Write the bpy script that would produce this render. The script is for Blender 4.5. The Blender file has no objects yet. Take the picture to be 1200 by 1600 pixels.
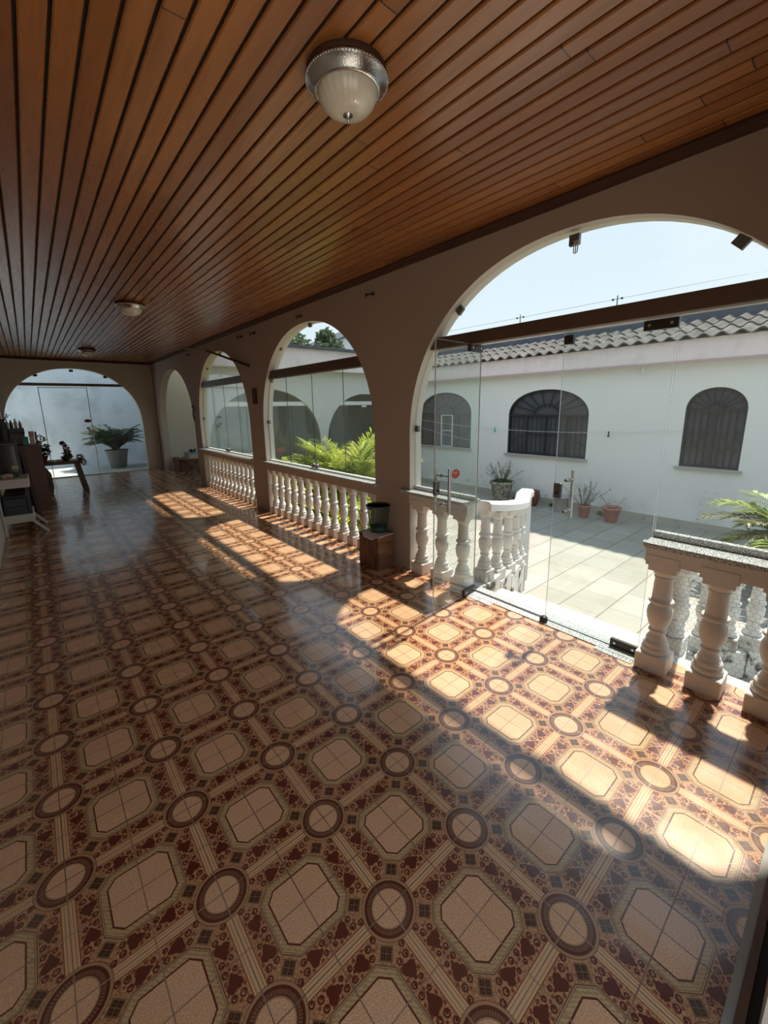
import bpy, math, random
from mathutils import Vector, Matrix
random.seed(7)
S = bpy.context.scene
COL = S.collection

# ------------------------------------------------------------------ camera
CAM = (-0.6653, -0.7940, 1.6028)
YAW, PITCH, ROLL = 0.7017, 0.2076, -0.0160
FPX, PPX, PPY = 642.58, 599.53, 770.86
def make_camera():
    cy, sy, cp, sp = math.cos(YAW), math.sin(YAW), math.cos(PITCH), math.sin(PITCH)
    fwd = Vector((sy*cp, cy*cp, -sp)); right = Vector((cy, -sy, 0)); up = right.cross(fwd)
    r2 = math.cos(ROLL)*right + math.sin(ROLL)*up
    u2 = -math.sin(ROLL)*right + math.cos(ROLL)*up
    cd = bpy.data.cameras.new('camera'); co = bpy.data.objects.new('camera', cd); COL.objects.link(co)
    co.matrix_world = Matrix(((r2.x, u2.x, -fwd.x, CAM[0]), (r2.y, u2.y, -fwd.y, CAM[1]), (r2.z, u2.z, -fwd.z, CAM[2]), (0, 0, 0, 1)))
    cd.sensor_fit = 'VERTICAL'; cd.sensor_height = 36.0; cd.lens = FPX*36.0/1600
    cd.shift_x = (600-PPX)/1600; cd.shift_y = -(800-PPY)/1600
    cd.clip_start = 0.01; cd.clip_end = 300
    S.camera = co
make_camera()

# ------------------------------------------------------------------ light
SUN_DIR = (-0.60, -0.06, -1.0)          # direction the sunlight travels
SUN_ENERGY, SUN_COLOR, SUN_ANGLE = 4.6, (1.0, 0.93, 0.80), math.radians(1.6)
SKY_STRENGTH = 0.63
SKY_LOW, SKY_HIGH = (0.86, 0.945, 1.0), (0.60, 0.80, 1.0)
def make_light():
    ld = bpy.data.lights.new('sun', 'SUN'); ld.energy = SUN_ENERGY; ld.color = SUN_COLOR; ld.angle = SUN_ANGLE
    lo = bpy.data.objects.new('sun', ld); COL.objects.link(lo); lo.location = (12, 4, 16)
    lo.rotation_euler = Vector(SUN_DIR).to_track_quat('-Z', 'Y').to_euler()
    w = bpy.data.worlds.new('sky'); S.world = w; w.use_nodes = True
    nt = w.node_tree; nt.nodes.clear()
    tc = nt.nodes.new('ShaderNodeTexCoord'); sep = nt.nodes.new('ShaderNodeSeparateXYZ')
    nt.links.new(tc.outputs['Generated'], sep.inputs[0])
    rmp = nt.nodes.new('ShaderNodeMapRange'); rmp.inputs['From Min'].default_value = 0.0; rmp.inputs['From Max'].default_value = 0.8
    nt.links.new(sep.outputs['Z'], rmp.inputs['Value'])
    nz = nt.nodes.new('ShaderNodeTexNoise'); nz.inputs['Scale'].default_value = 2.2; nz.inputs['Detail'].default_value = 5
    nt.links.new(tc.outputs['Generated'], nz.inputs['Vector'])
    cr = nt.nodes.new('ShaderNodeMapRange'); cr.inputs['From Min'].default_value = 0.52; cr.inputs['From Max'].default_value = 0.75
    cr.inputs['To Max'].default_value = 0.5
    nt.links.new(nz.outputs['Fac'], cr.inputs['Value'])
    mx = nt.nodes.new('ShaderNodeMix'); mx.data_type = 'RGBA'
    mx.inputs[6].default_value = (*SKY_LOW, 1); mx.inputs[7].default_value = (*SKY_HIGH, 1)
    nt.links.new(rmp.outputs[0], mx.inputs[0])
    m2 = nt.nodes.new('ShaderNodeMix'); m2.data_type = 'RGBA'; m2.inputs[7].default_value = (0.93, 0.97, 1, 1)
    nt.links.new(cr.outputs[0], m2.inputs[0]); nt.links.new(mx.outputs[2], m2.inputs[6])
    bg = nt.nodes.new('ShaderNodeBackground'); bg.inputs['Strength'].default_value = SKY_STRENGTH
    nt.links.new(m2.outputs[2], bg.inputs['Color'])
    out = nt.nodes.new('ShaderNodeOutputWorld'); nt.links.new(bg.outputs[0], out.inputs['Surface'])
make_light()
vs = S.view_settings
vs.view_transform = 'Standard'; vs.look = 'None'; vs.exposure = 0.85; vs.gamma = 1.0; vs.use_curve_mapping = False
S.cycles.max_bounces = 10; S.cycles.diffuse_bounces = 6; S.cycles.glossy_bounces = 4
S.cycles.transmission_bounces = 6; S.cycles.transparent_max_bounces = 32
S.cycles.caustics_reflective = False; S.cycles.caustics_refractive = False
S.cycles.sample_clamp_indirect = 6.0

# ------------------------------------------------------------------ materials
class NG:
    """small node-graph writer"""
    def __init__(s, name):
        s.m = bpy.data.materials.new(name); s.m.use_nodes = True
        s.t = s.m.node_tree; s.t.nodes.clear()
        s.out = s.t.nodes.new('ShaderNodeOutputMaterial')
        s.geo = None
    def n(s, typ, **kw):
        nd = s.t.nodes.new(typ)
        for k, v in kw.items(): setattr(nd, k, v)
        return nd
    def put(s, sock, v):
        if v is None: return
        if isinstance(v, (int, float)): sock.default_value = v
        elif isinstance(v, (tuple, list)): sock.default_value = (*v, 1) if (len(v) == 3 and sock.type == 'RGBA') else v
        else: s.t.links.new(v, sock)
    def math(s, op, a, b=None, c=None):
        nd = s.n('ShaderNodeMath', operation=op)
        s.put(nd.inputs[0], a); s.put(nd.inputs[1], b); s.put(nd.inputs[2], c)
        return nd.outputs[0]
    def mix(s, f, a, b):
        nd = s.n('ShaderNodeMix', data_type='RGBA')
        s.put(nd.inputs[0], f); s.put(nd.inputs[6], a); s.put(nd.inputs[7], b)
        return nd.outputs[2]
    def pos(s):
        if s.geo is None: s.geo = s.n('ShaderNodeNewGeometry')
        return s.geo.outputs['Position']
    def objco(s):
        return s.n('ShaderNodeTexCoord').outputs['Object']
    def sep(s, v):
        nd = s.n('ShaderNodeSeparateXYZ'); s.put(nd.inputs[0], v); return nd.outputs
    def comb(s, x, y, z=0.0):
        nd = s.n('ShaderNodeCombineXYZ'); s.put(nd.inputs[0], x); s.put(nd.inputs[1], y); s.put(nd.inputs[2], z)
        return nd.outputs[0]
    def vmul(s, v, f):
        nd = s.n('ShaderNodeVectorMath', operation='MULTIPLY'); s.put(nd.inputs[0], v); nd.inputs[1].default_value = f
        return nd.outputs[0]
    def dist(s, v, p):
        nd = s.n('ShaderNodeVectorMath', operation='DISTANCE'); s.put(nd.inputs[0], v); nd.inputs[1].default_value = p
        return nd.outputs['Value']
    def noise(s, v, scale, detail=4, rough=0.55):
        nd = s.n('ShaderNodeTexNoise'); s.put(nd.inputs['Vector'], v)
        nd.inputs['Scale'].default_value = scale; nd.inputs['Detail'].default_value = detail; nd.inputs['Roughness'].default_value = rough
        return nd.outputs['Fac']
    def white(s, v):
        nd = s.n('ShaderNodeTexWhiteNoise', noise_dimensions='3D'); s.put(nd.inputs['Vector'], v); return nd.outputs['Value']
    def remap(s, v, a, b, c=0.0, d=1.0):
        nd = s.n('ShaderNodeMapRange'); s.put(nd.inputs['Value'], v)
        for k, x in zip(('From Min', 'From Max', 'To Min', 'To Max'), (a, b, c, d)): nd.inputs[k].default_value = x
        return nd.outputs[0]
    def lt(s, a, b): return s.math('LESS_THAN', a, b)
    def gt(s, a, b): return s.math('GREATER_THAN', a, b)
    def mul(s, a, b): return s.math('MULTIPLY', a, b)
    def mx(s, a, b): return s.math('MAXIMUM', a, b)
    def mn(s, a, b): return s.math('MINIMUM', a, b)
    def bump(s, h, strength=0.3, d=0.002):
        nd = s.n('ShaderNodeBump'); nd.inputs['Strength'].default_value = strength; nd.inputs['Distance'].default_value = d
        s.put(nd.inputs['Height'], h); return nd.outputs[0]
    def bsdf(s, color, rough=0.5, metal=0.0, normal=None, coat=0.0, coat_rough=0.05, spec=0.5):
        b = s.n('ShaderNodeBsdfPrincipled')
        s.put(b.inputs['Base Color'], color); s.put(b.inputs['Roughness'], rough); s.put(b.inputs['Metallic'], metal)
        b.inputs['Specular IOR Level'].default_value = spec
        b.inputs['Coat Weight'].default_value = coat; b.inputs['Coat Roughness'].default_value = coat_rough
        if normal is not None: s.t.links.new(normal, b.inputs['Normal'])
        return b.outputs[0]
    def done(s, sh):
        s.t.links.new(sh, s.out.inputs['Surface']); return s.m

def M_plain(name, c, rough=0.5, metal=0.0, var=0.12, scale=9.0, coat=0.0, spec=0.5, bump=0.0):
    g = NG(name); co = g.objco(); nz = g.noise(co, scale)
    lo = tuple(x*(1-var) for x in c); hi = tuple(min(1, x*(1+var)) for x in c)
    nrm = g.bump(g.noise(co, scale*6), bump, 0.003) if bump else None
    return g.done(g.bsdf(g.mix(nz, lo, hi), rough, metal, nrm, coat, 0.08, spec))

def M_paint(name, c, dirt=(0.30, 0.26, 0.22), amount=0.3, scale=2.0, rough=0.75, thr=(0.55, 0.8), spec=0.3):
    """painted plaster with irregular stains and a faint hand-rolled texture"""
    g = NG(name); p = g.pos()
    a = g.noise(p, scale, 8, 0.65); b = g.noise(p, scale*0.3, 3)
    f = g.mul(g.remap(a, thr[0], thr[1]), amount)
    base = g.mix(b, tuple(x*0.95 for x in c), tuple(min(1, x*1.04) for x in c))
    nrm = g.bump(g.noise(p, 60, 5), 0.12, 0.004)
    return g.done(g.bsdf(g.mix(f, base, dirt), rough, 0, nrm, spec=spec))

def M_floor():
    g = NG('patterned ceramic tile'); x, y, z = g.sep(g.pos())
    P = 0.4
    u0 = g.math('DIVIDE', x, P); v0 = g.math('DIVIDE', y, P)
    u = g.math('ABSOLUTE', g.math('SUBTRACT', g.math('FRACT', u0), 0.5))
    v = g.math('ABSOLUTE', g.math('SUBTRACT', g.math('FRACT', v0), 0.5))
    p = g.mx(u, v); q = g.mn(u, v); sm = g.math('ADD', u, v)
    uv = g.comb(p, q)
    wp = g.pos()
    # per tile tone
    tile = g.comb(g.math('FLOOR', g.math('MULTIPLY', u0, 2.0)), g.math('FLOOR', g.math('MULTIPLY', v0, 2.0)))
    tone = g.white(tile)
    speck = g.noise(wp, 230, 3, 0.7); mott = g.noise(wp, 130, 4, 0.7)
    FIELD_A, FIELD_B = (0.79, 0.475, 0.282), (0.54, 0.287, 0.158)
    BACK_A, BACK_B = (0.60, 0.315, 0.155), (0.38, 0.175, 0.082)
    DARK = (0.105, 0.021, 0.013); MAROON = (0.23, 0.050, 0.026)
    BAND_A, BAND_B = (0.56, 0.37, 0.19), (0.36, 0.225, 0.11)
    field = g.mix(g.remap(speck, 0.42, 0.58), FIELD_B, FIELD_A)
    field = g.mix(g.mul(tone, 0.35), field, (0.58, 0.31, 0.16))
    back = g.mix(g.remap(mott, 0.35, 0.65), BACK_B, BACK_A)
    # thin scroll tendrils in the background
    vor = g.n('ShaderNodeTexVoronoi', feature='DISTANCE_TO_EDGE'); g.put(vor.inputs['Vector'], wp); vor.inputs['Scale'].default_value = 85
    back = g.mix(g.mul(g.lt(vor.outputs['Distance'], 0.06), 0.7), back, (0.20, 0.085, 0.042))
    col = back
    def over(mask, c):
        nonlocal col
        col = g.mix(mask, col, c)
    def inring(d, a, b): return g.mul(g.gt(d, a), g.lt(d, b))
    # motifs (folded coordinates p >= q, octagon centre at 0,0, roundel centre at .5,.5)
    wob = g.mul(g.math('SUBTRACT', g.noise(wp, 95, 2), 0.5), 0.022)
    def blob(c, r, colr=DARK, stretch=None):
        if stretch:
            w = g.n('ShaderNodeVectorMath', operation='MULTIPLY'); g.put(w.inputs[0], uv); w.inputs[1].default_value = (stretch[0], stretch[1], 1)
            d = g.dist(w.outputs[0], (c[0]*stretch[0], c[1]*stretch[1], 0))
        else: d = g.dist(uv, (c[0], c[1], 0))
        over(g.lt(g.math('ADD', d, wob), r), colr)
    def curl(c, r, w=0.012):
        r = r*1.08
        d = g.dist(uv, (c[0], c[1], 0)); over(inring(d, r-w, r), DARK)
        blob((c[0]+0.004, c[1]-0.003), r*0.36)
    blob((0.350, 0.134), 0.037); blob((0.396, 0.130), 0.034); blob((0.373, 0.106), 0.037, DARK, (1.0, 0.85)); blob((0.373, 0.066), 0.013, DARK, (1, 0.6))
    curl((0.405, 0.205), 0.024); curl((0.342, 0.198), 0.022); curl((0.425, 0.268), 0.022); curl((0.335, 0.035), 0.022); curl((0.405, 0.040), 0.018)
    for c, r in (((0.432, 0.162), 0.012), ((0.315, 0.155), 0.011), ((0.425, 0.085), 0.013), ((0.318, 0.085), 0.012), ((0.37, 0.018), 0.012), ((0.375, 0.235), 0.010)):
        blob(c, r, MAROON)
    # four-petal square flower on the diagonal (axes turned 45 degrees)
    s1 = g.math('SUBTRACT', sm, 0.592); d1 = g.math('SUBTRACT', p, q)
    pe = g.mx(g.math('ABSOLUTE', g.math('SUBTRACT', g.math('ABSOLUTE', s1), 0.029)), g.math('ABSOLUTE', g.math('SUBTRACT', d1, 0.029)))
    fm = g.mx(g.math('ABSOLUTE', s1), d1)
    over(g.lt(fm, 0.068), (0.17, 0.10, 0.05)); over(g.lt(pe, 0.024), (0.055, 0.018, 0.012)); over(g.lt(pe, 0.009), (0.12, 0.05, 0.03))
    # octagon: rules, ribbed band, dark line, speckled field
    def octm(a, b): return g.mx(g.math('SUBTRACT', p, a), g.mul(g.math('SUBTRACT', sm, b), 0.7071))
    oc = octm(0.228, 0.392)
    over(g.lt(oc, 0.078), (0.30, 0.18, 0.09)); over(g.lt(oc, 0.073), (0.10, 0.035, 0.018)); over(g.lt(oc, 0.068), (0.46, 0.30, 0.16))
    over(g.lt(oc, 0.060), (0.16, 0.075, 0.035))
    rib = g.n('ShaderNodeTexWave', wave_type='BANDS', bands_direction='DIAGONAL'); g.put(rib.inputs['Vector'], wp)
    rib.inputs['Scale'].default_value = 42; rib.inputs['Distortion'].default_value = 6; rib.inputs['Detail'].default_value = 3; rib.inputs['Detail Scale'].default_value = 3
    over(g.lt(oc, 0.056), g.mix(rib.outputs['Fac'], BAND_B, BAND_A))
    over(g.lt(oc, 0.013), DARK); over(g.lt(oc, 0.0), field)
    # straight rules along the tile edge
    rule = (0.64, 0.385, 0.20)
    over(g.gt(p, 0.448), MAROON); over(g.gt(p, 0.455), rule); over(g.gt(p, 0.470), (0.33, 0.18, 0.095)); over(g.gt(p, 0.476), rule)
    # roundel at the corner
    rd = g.dist(uv, (0.5, 0.5, 0)); ang = g.math('ARCTAN2', g.math('SUBTRACT', 0.5, q), g.math('SUBTRACT', 0.5, p))
    seg = g.gt(g.math('FRACT', g.mul(ang, 9.0)), 0.3)
    over(g.lt(rd, 0.224), (0.16, 0.06, 0.03)); over(g.lt(rd, 0.219), (0.40, 0.23, 0.12)); over(g.lt(rd, 0.200), DARK)
    over(g.mul(inring(rd, 0.150, 0.178), seg), (0.19, 0.10, 0.055)); over(g.lt(rd, 0.143), (0.36, 0.20, 0.11)); over(g.lt(rd, 0.133), field)
    # grout
    gr = g.mx(g.gt(p, 0.4955), g.lt(q, 0.0045))
    over(gr, g.mix(g.remap(g.noise(wp, 1.3, 3), 0.4, 0.6), (0.12, 0.06, 0.04), (0.27, 0.16, 0.11)))
    # wear: soft dusty mottling
    col = g.mix(g.mul(g.remap(g.noise(wp, 2.5, 5), 0.45, 0.8), 0.12), col, (0.42, 0.30, 0.22))
    rough = g.math('ADD', g.remap(g.noise(wp, 7, 5, 0.6), 0.3, 0.7, 0.17, 0.30), g.mul(gr, 0.2))
    hgt = g.math('ADD', g.math('SUBTRACT', 1.0, gr), g.mul(g.noise(wp, 14, 2), 0.10))
    nrm = g.bump(hgt, 0.30, 0.0012)
    return g.done(g.bsdf(col, rough, 0, nrm, coat=0.40, coat_rough=0.055, spec=0.75))

def M_ceiling():
    g = NG('varnished board'); x, y, z = g.sep(g.pos())
    W = 0.0867; X0 = -1.12
    bi = g.math('FLOOR', g.math('DIVIDE', g.math('SUBTRACT', x, X0), W))
    off = g.mul(g.white(g.comb(bi, 3.0, 1.0)), 3.1)
    yy = g.math('DIVIDE', g.math('ADD', y, off), 2.35)
    pi_ = g.math('FLOOR', yy)
    tone = g.white(g.comb(bi, pi_, 5.0))
    tone2 = g.white(g.comb(bi, pi_, 9.0))
    st = g.n('ShaderNodeVectorMath', operation='ADD'); g.put(st.inputs[0], g.vmul(g.pos(), (9.0, 0.55, 1))); g.put(st.inputs[1], g.comb(g.mul(tone, 30), g.mul(tone2, 30)))
    grain = g.noise(st.outputs[0], 4.5, 7, 0.65)
    fine = g.noise(g.vmul(g.pos(), (90, 3.0, 1)), 2.0, 3)
    c = g.mix(g.remap(tone, 0, 1), (0.23, 0.076, 0.018), (0.39, 0.150, 0.040))
    c = g.mix(g.mul(g.remap(tone2, 0.55, 1.0), 0.5), c, (0.30, 0.12, 0.05))
    c = g.mix(g.mul(g.remap(grain, 0.48, 0.75), 0.6), c, (0.14, 0.045, 0.014))
    c = g.mix(g.mul(fine, 0.25), c, (0.38, 0.15, 0.045))
    knot = g.n('ShaderNodeTexVoronoi', feature='F1'); g.put(knot.inputs['Vector'], g.vmul(g.pos(), (3.2, 1.0, 1))); knot.inputs['Scale'].default_value = 1.15
    c = g.mix(g.mul(g.lt(g.math('ADD', knot.outputs['Distance'], g.mul(grain, 0.08)), 0.10), 0.75), c, (0.05, 0.017, 0.007))
    joint = g.lt(g.math('FRACT', yy), 0.0022)
    c = g.mix(joint, c, (0.02, 0.007, 0.003))
    rough = g.remap(grain, 0.3, 0.8, 0.24, 0.40)
    nrm = g.bump(g.math('ADD', g.mul(grain, 0.6), g.noise(g.vmul(g.pos(), (3, 0.9, 1)), 3.0, 2)), 0.25, 0.004)
    return g.done(g.bsdf(c, rough, 0, nrm, coat=0.3, coat_rough=0.2, spec=0.5))

def M_glass(name, tint=(0.93, 0.97, 0.955), dust=0.03, dust_scale=1.5, f0=0.035):
    """thin sheet: mostly clear, mirror at grazing angles, a little dust"""
    g = NG(name)
    if g.geo is None: g.geo = g.n('ShaderNodeNewGeometry')
    dt = g.n('ShaderNodeVectorMath', operation='DOT_PRODUCT')
    g.t.links.new(g.geo.outputs['Normal'], dt.inputs[0]); g.t.links.new(g.geo.outputs['Incoming'], dt.inputs[1])
    c = g.math('ABSOLUTE', dt.outputs['Value'])
    f = g.math('ADD', f0, g.mul(0.9, g.math('POWER', g.math('SUBTRACT', 1.0, c), 5.0)))
    tr = g.n('ShaderNodeBsdfTransparent'); tr.inputs['Color'].default_value = (*tint, 1)
    gl = g.n('ShaderNodeBsdfGlossy'); gl.inputs['Roughness'].default_value = 0.0; gl.inputs['Color'].default_value = (0.95, 0.98, 0.97, 1)
    m1 = g.n('ShaderNodeMixShader'); g.put(m1.inputs[0], f)
    g.t.links.new(tr.outputs[0], m1.inputs[1]); g.t.links.new(gl.outputs[0], m1.inputs[2])
    df = g.n('ShaderNodeBsdfDiffuse'); df.inputs['Color'].default_value = (0.85, 0.88, 0.87, 1)
    tl = g.n('ShaderNodeBsdfTranslucent'); tl.inputs['Color'].default_value = (0.85, 0.88, 0.87, 1)
    ds = g.n('ShaderNodeMixShader'); ds.inputs[0].default_value = 0.5
    g.t.links.new(df.outputs[0], ds.inputs[1]); g.t.links.new(tl.outputs[0], ds.inputs[2])
    m2 = g.n('ShaderNodeMixShader')
    g.put(m2.inputs[0], g.mul(g.remap(g.noise(g.pos(), dust_scale, 5), 0.3, 0.7, 0.5, 1.5), dust))
    g.t.links.new(m1.outputs[0], m2.inputs[1]); g.t.links.new(ds.outputs[0], m2.inputs[2])
    return g.done(m2.outputs[0])

def M_courtyard():
    g = NG('pale courtyard tile'); x, y, z = g.sep(g.pos()); wp = g.pos()
    TX, TY = 0.52, 0.40
    row = g.math('FLOOR', g.math('DIVIDE', y, TY))
    ux = g.math('FRACT', g.math('ADD', g.math('DIVIDE', x, TX), g.mul(g.math('MODULO', row, 2.0), 0.5)))
    uy = g.math('FRACT', g.math('DIVIDE', y, TY))
    tone = g.white(g.comb(g.math('FLOOR', g.math('ADD', g.math('DIVIDE', x, TX), g.mul(g.math('MODULO', row, 2.0), 0.5))), row, 2.0))
    c = g.mix(tone, (0.315, 0.30, 0.26), (0.38, 0.365, 0.325))
    c = g.mix(g.mul(g.remap(g.noise(wp, 2.2, 7, 0.65), 0.48, 0.75), 0.5), c, (0.25, 0.22, 0.16))
    c = g.mix(g.mul(g.remap(g.noise(wp, 9, 6, 0.7), 0.6, 0.8), 0.35), c, (0.22, 0.20, 0.15))
    jy = g.mx(g.lt(uy, 0.018), g.gt(uy, 0.982)); jx = g.lt(ux, 0.016)
    c = g.mix(g.mul(jy, 0.85), c, (0.14, 0.13, 0.115)); c = g.mix(g.mul(jx, 0.75), c, (0.15, 0.14, 0.125))
    return g.done(g.bsdf(c, 0.55, 0, g.bump(g.math('SUBTRACT', 1.0, g.mx(jy, jx)), 0.3, 0.002), spec=0.35))

def M_granite():
    g = NG('speckled granite'); p = g.pos()
    a = g.noise(p, 150, 3, 0.75); b = g.noise(p, 60, 3)
    c = g.mix(g.remap(a, 0.42, 0.58), (0.09, 0.10, 0.105), (0.80, 0.83, 0.83))
    c = g.mix(g.mul(g.remap(b, 0.5, 0.7), 0.5), c, (0.25, 0.27, 0.27))
    return g.done(g.bsdf(c, 0.12, 0, None, spec=0.6))

def M_wood(name, a, b, axis=2, scale=5.0, rough=0.5, stretch=9.0):
    g = NG(name); s = [stretch]*3; s[axis] = 1.0
    v = g.vmul(g.objco(), tuple(s)); n1 = g.noise(v, scale, 6, 0.65); n2 = g.noise(g.objco(), 3.0, 4)
    c = g.mix(g.remap(n1, 0.35, 0.68), a, b); c = g.mix(g.mul(g.remap(n2, 0.5, 0.75), 0.5), c, tuple(x*0.5 for x in a))
    return g.done(g.bsdf(c, rough, 0, g.bump(n1, 0.3, 0.003)))

def M_leaf(name, a, b):
    g = NG(name); n1 = g.noise(g.pos(), 14, 3)
    c = g.mix(g.remap(n1, 0.35, 0.65), a, b)
    bs = g.bsdf(c, 0.45, 0, None, spec=0.35)
    tl = g.n('ShaderNodeBsdfTranslucent'); g.put(tl.inputs['Color'], c)
    m = g.n('ShaderNodeMixShader'); m.inputs[0].default_value = 0.35
    g.t.links.new(bs, m.inputs[1]); g.t.links.new(tl.outputs[0], m.inputs[2])
    return g.done(m.outputs[0])

def M_roof():
    g = NG('weathered roof tile'); p = g.pos()
    a = g.noise(p, 3.5, 8, 0.7); b = g.noise(p, 40, 4, 0.7)
    c = g.mix(g.remap(a, 0.35, 0.65), (0.20, 0.185, 0.175), (0.10, 0.095, 0.09))
    c = g.mix(g.mul(g.remap(b, 0.5, 0.7), 0.5), c, (0.07, 0.07, 0.068))
    return g.done(g.bsdf(c, 0.95, spec=0.1))

FLOOR = M_floor(); CEIL = M_ceiling(); GLASS = M_glass('clear glass', (0.96, 0.98, 0.972), 0.006); GLASS_DUSTY = M_glass('dusty glass', (0.955, 0.975, 0.965), 0.012)
GLASS_FAR = M_glass('far glass', (0.91, 0.95, 0.94), 0.012, f0=0.014)
GLASS_WING = M_glass('wing glass', (0.90, 0.95, 0.94), 0.008)
GLASS_DOOR = M_glass('door glass', (0.95, 0.978, 0.968), 0.011)
GRANITE = M_granite(); COURT = M_courtyard(); ROOF = M_roof()
GROOVE = M_plain('dark groove', (0.012, 0.005, 0.003), 0.8)
CROWN = M_wood('dark crown wood', (0.035, 0.010, 0.005), (0.07, 0.021, 0.009), 1, 4, 0.7)
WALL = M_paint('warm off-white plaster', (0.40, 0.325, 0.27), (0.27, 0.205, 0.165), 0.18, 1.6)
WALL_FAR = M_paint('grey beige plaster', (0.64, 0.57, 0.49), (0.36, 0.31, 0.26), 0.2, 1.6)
REVEAL = M_paint('cream plaster and arch light', (0.66, 0.61, 0.53), (0.45, 0.38, 0.30), 0.2, 2.5)  # lighter copy of the wall paint; sky light on reveals put into colour
WHITE_OUT = M_paint('white outdoor paint', (0.58, 0.59, 0.585), (0.42, 0.41, 0.38), 0.28, 1.3, thr=(0.52, 0.85))
WHITE_WORN = M_paint('flaking white paint', (0.58, 0.58, 0.55), (0.20, 0.17, 0.13), 0.75, 4.0, thr=(0.60, 0.66))
BALUSTER = M_paint('chalky white paint', (0.66, 0.635, 0.60), (0.34, 0.29, 0.24), 0.35, 9.0, 0.6, (0.55, 0.8))
PASSAGE = M_paint('stained grey blue plaster', (0.70, 0.73, 0.78), (0.26, 0.275, 0.30), 0.6, 1.4, thr=(0.48, 0.75))
CONCRETE = M_paint('grey concrete', (0.36, 0.35, 0.33), (0.16, 0.15, 0.14), 0.5, 3.0)
PINK = M_paint('pale pink fascia paint', (0.74, 0.655, 0.66), (0.38, 0.34, 0.335), 0.45, 5.0, thr=(0.5, 0.8))
DARK_ROOF = M_paint('dark parapet coating', (0.085, 0.095, 0.12), (0.22, 0.24, 0.27), 0.6, 14.0)
BRONZE = M_plain('brown bronze aluminium', (0.135, 0.085, 0.062), 0.38, 0.35, 0.1)
BLACK_METAL = M_plain('black painted iron', (0.012, 0.013, 0.016), 0.6, 0.0)
GREY_METAL = M_plain('grey hardware', (0.16, 0.155, 0.145), 0.4, 0.7)
DARK_METAL = M_plain('dark hardware', (0.045, 0.038, 0.032), 0.4, 0.5)
CHROME = M_plain('brushed steel', (0.55, 0.55, 0.55), 0.25, 1.0, 0.05)
SILVER = M_plain('embossed silver', (0.50, 0.485, 0.47), 0.16, 1.0, 0.35, 30, bump=0.3)
GLASS_EDGE = M_plain('green glass edge', (0.62, 0.70, 0.68), 0.15, 0.0)
GLASS_EDGE_DARK = M_plain('dark glass edge', (0.05, 0.085, 0.08), 0.2, 0.0)
FROST = M_plain('frosted ribbed glass', (0.66, 0.62, 0.54), 0.28, 0.0, 0.05, coat=0.5)
WHITE_ALU = M_plain('white aluminium', (0.70, 0.70, 0.68), 0.4, 0.0, 0.05)
DARK_PANE = M_plain('dark window pane', (0.085, 0.092, 0.105), 0.25, 0.0, 0.3, 3, spec=0.25)
WIRE = M_plain('rusty wire', (0.09, 0.085, 0.08), 0.6, 0.5)

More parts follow.
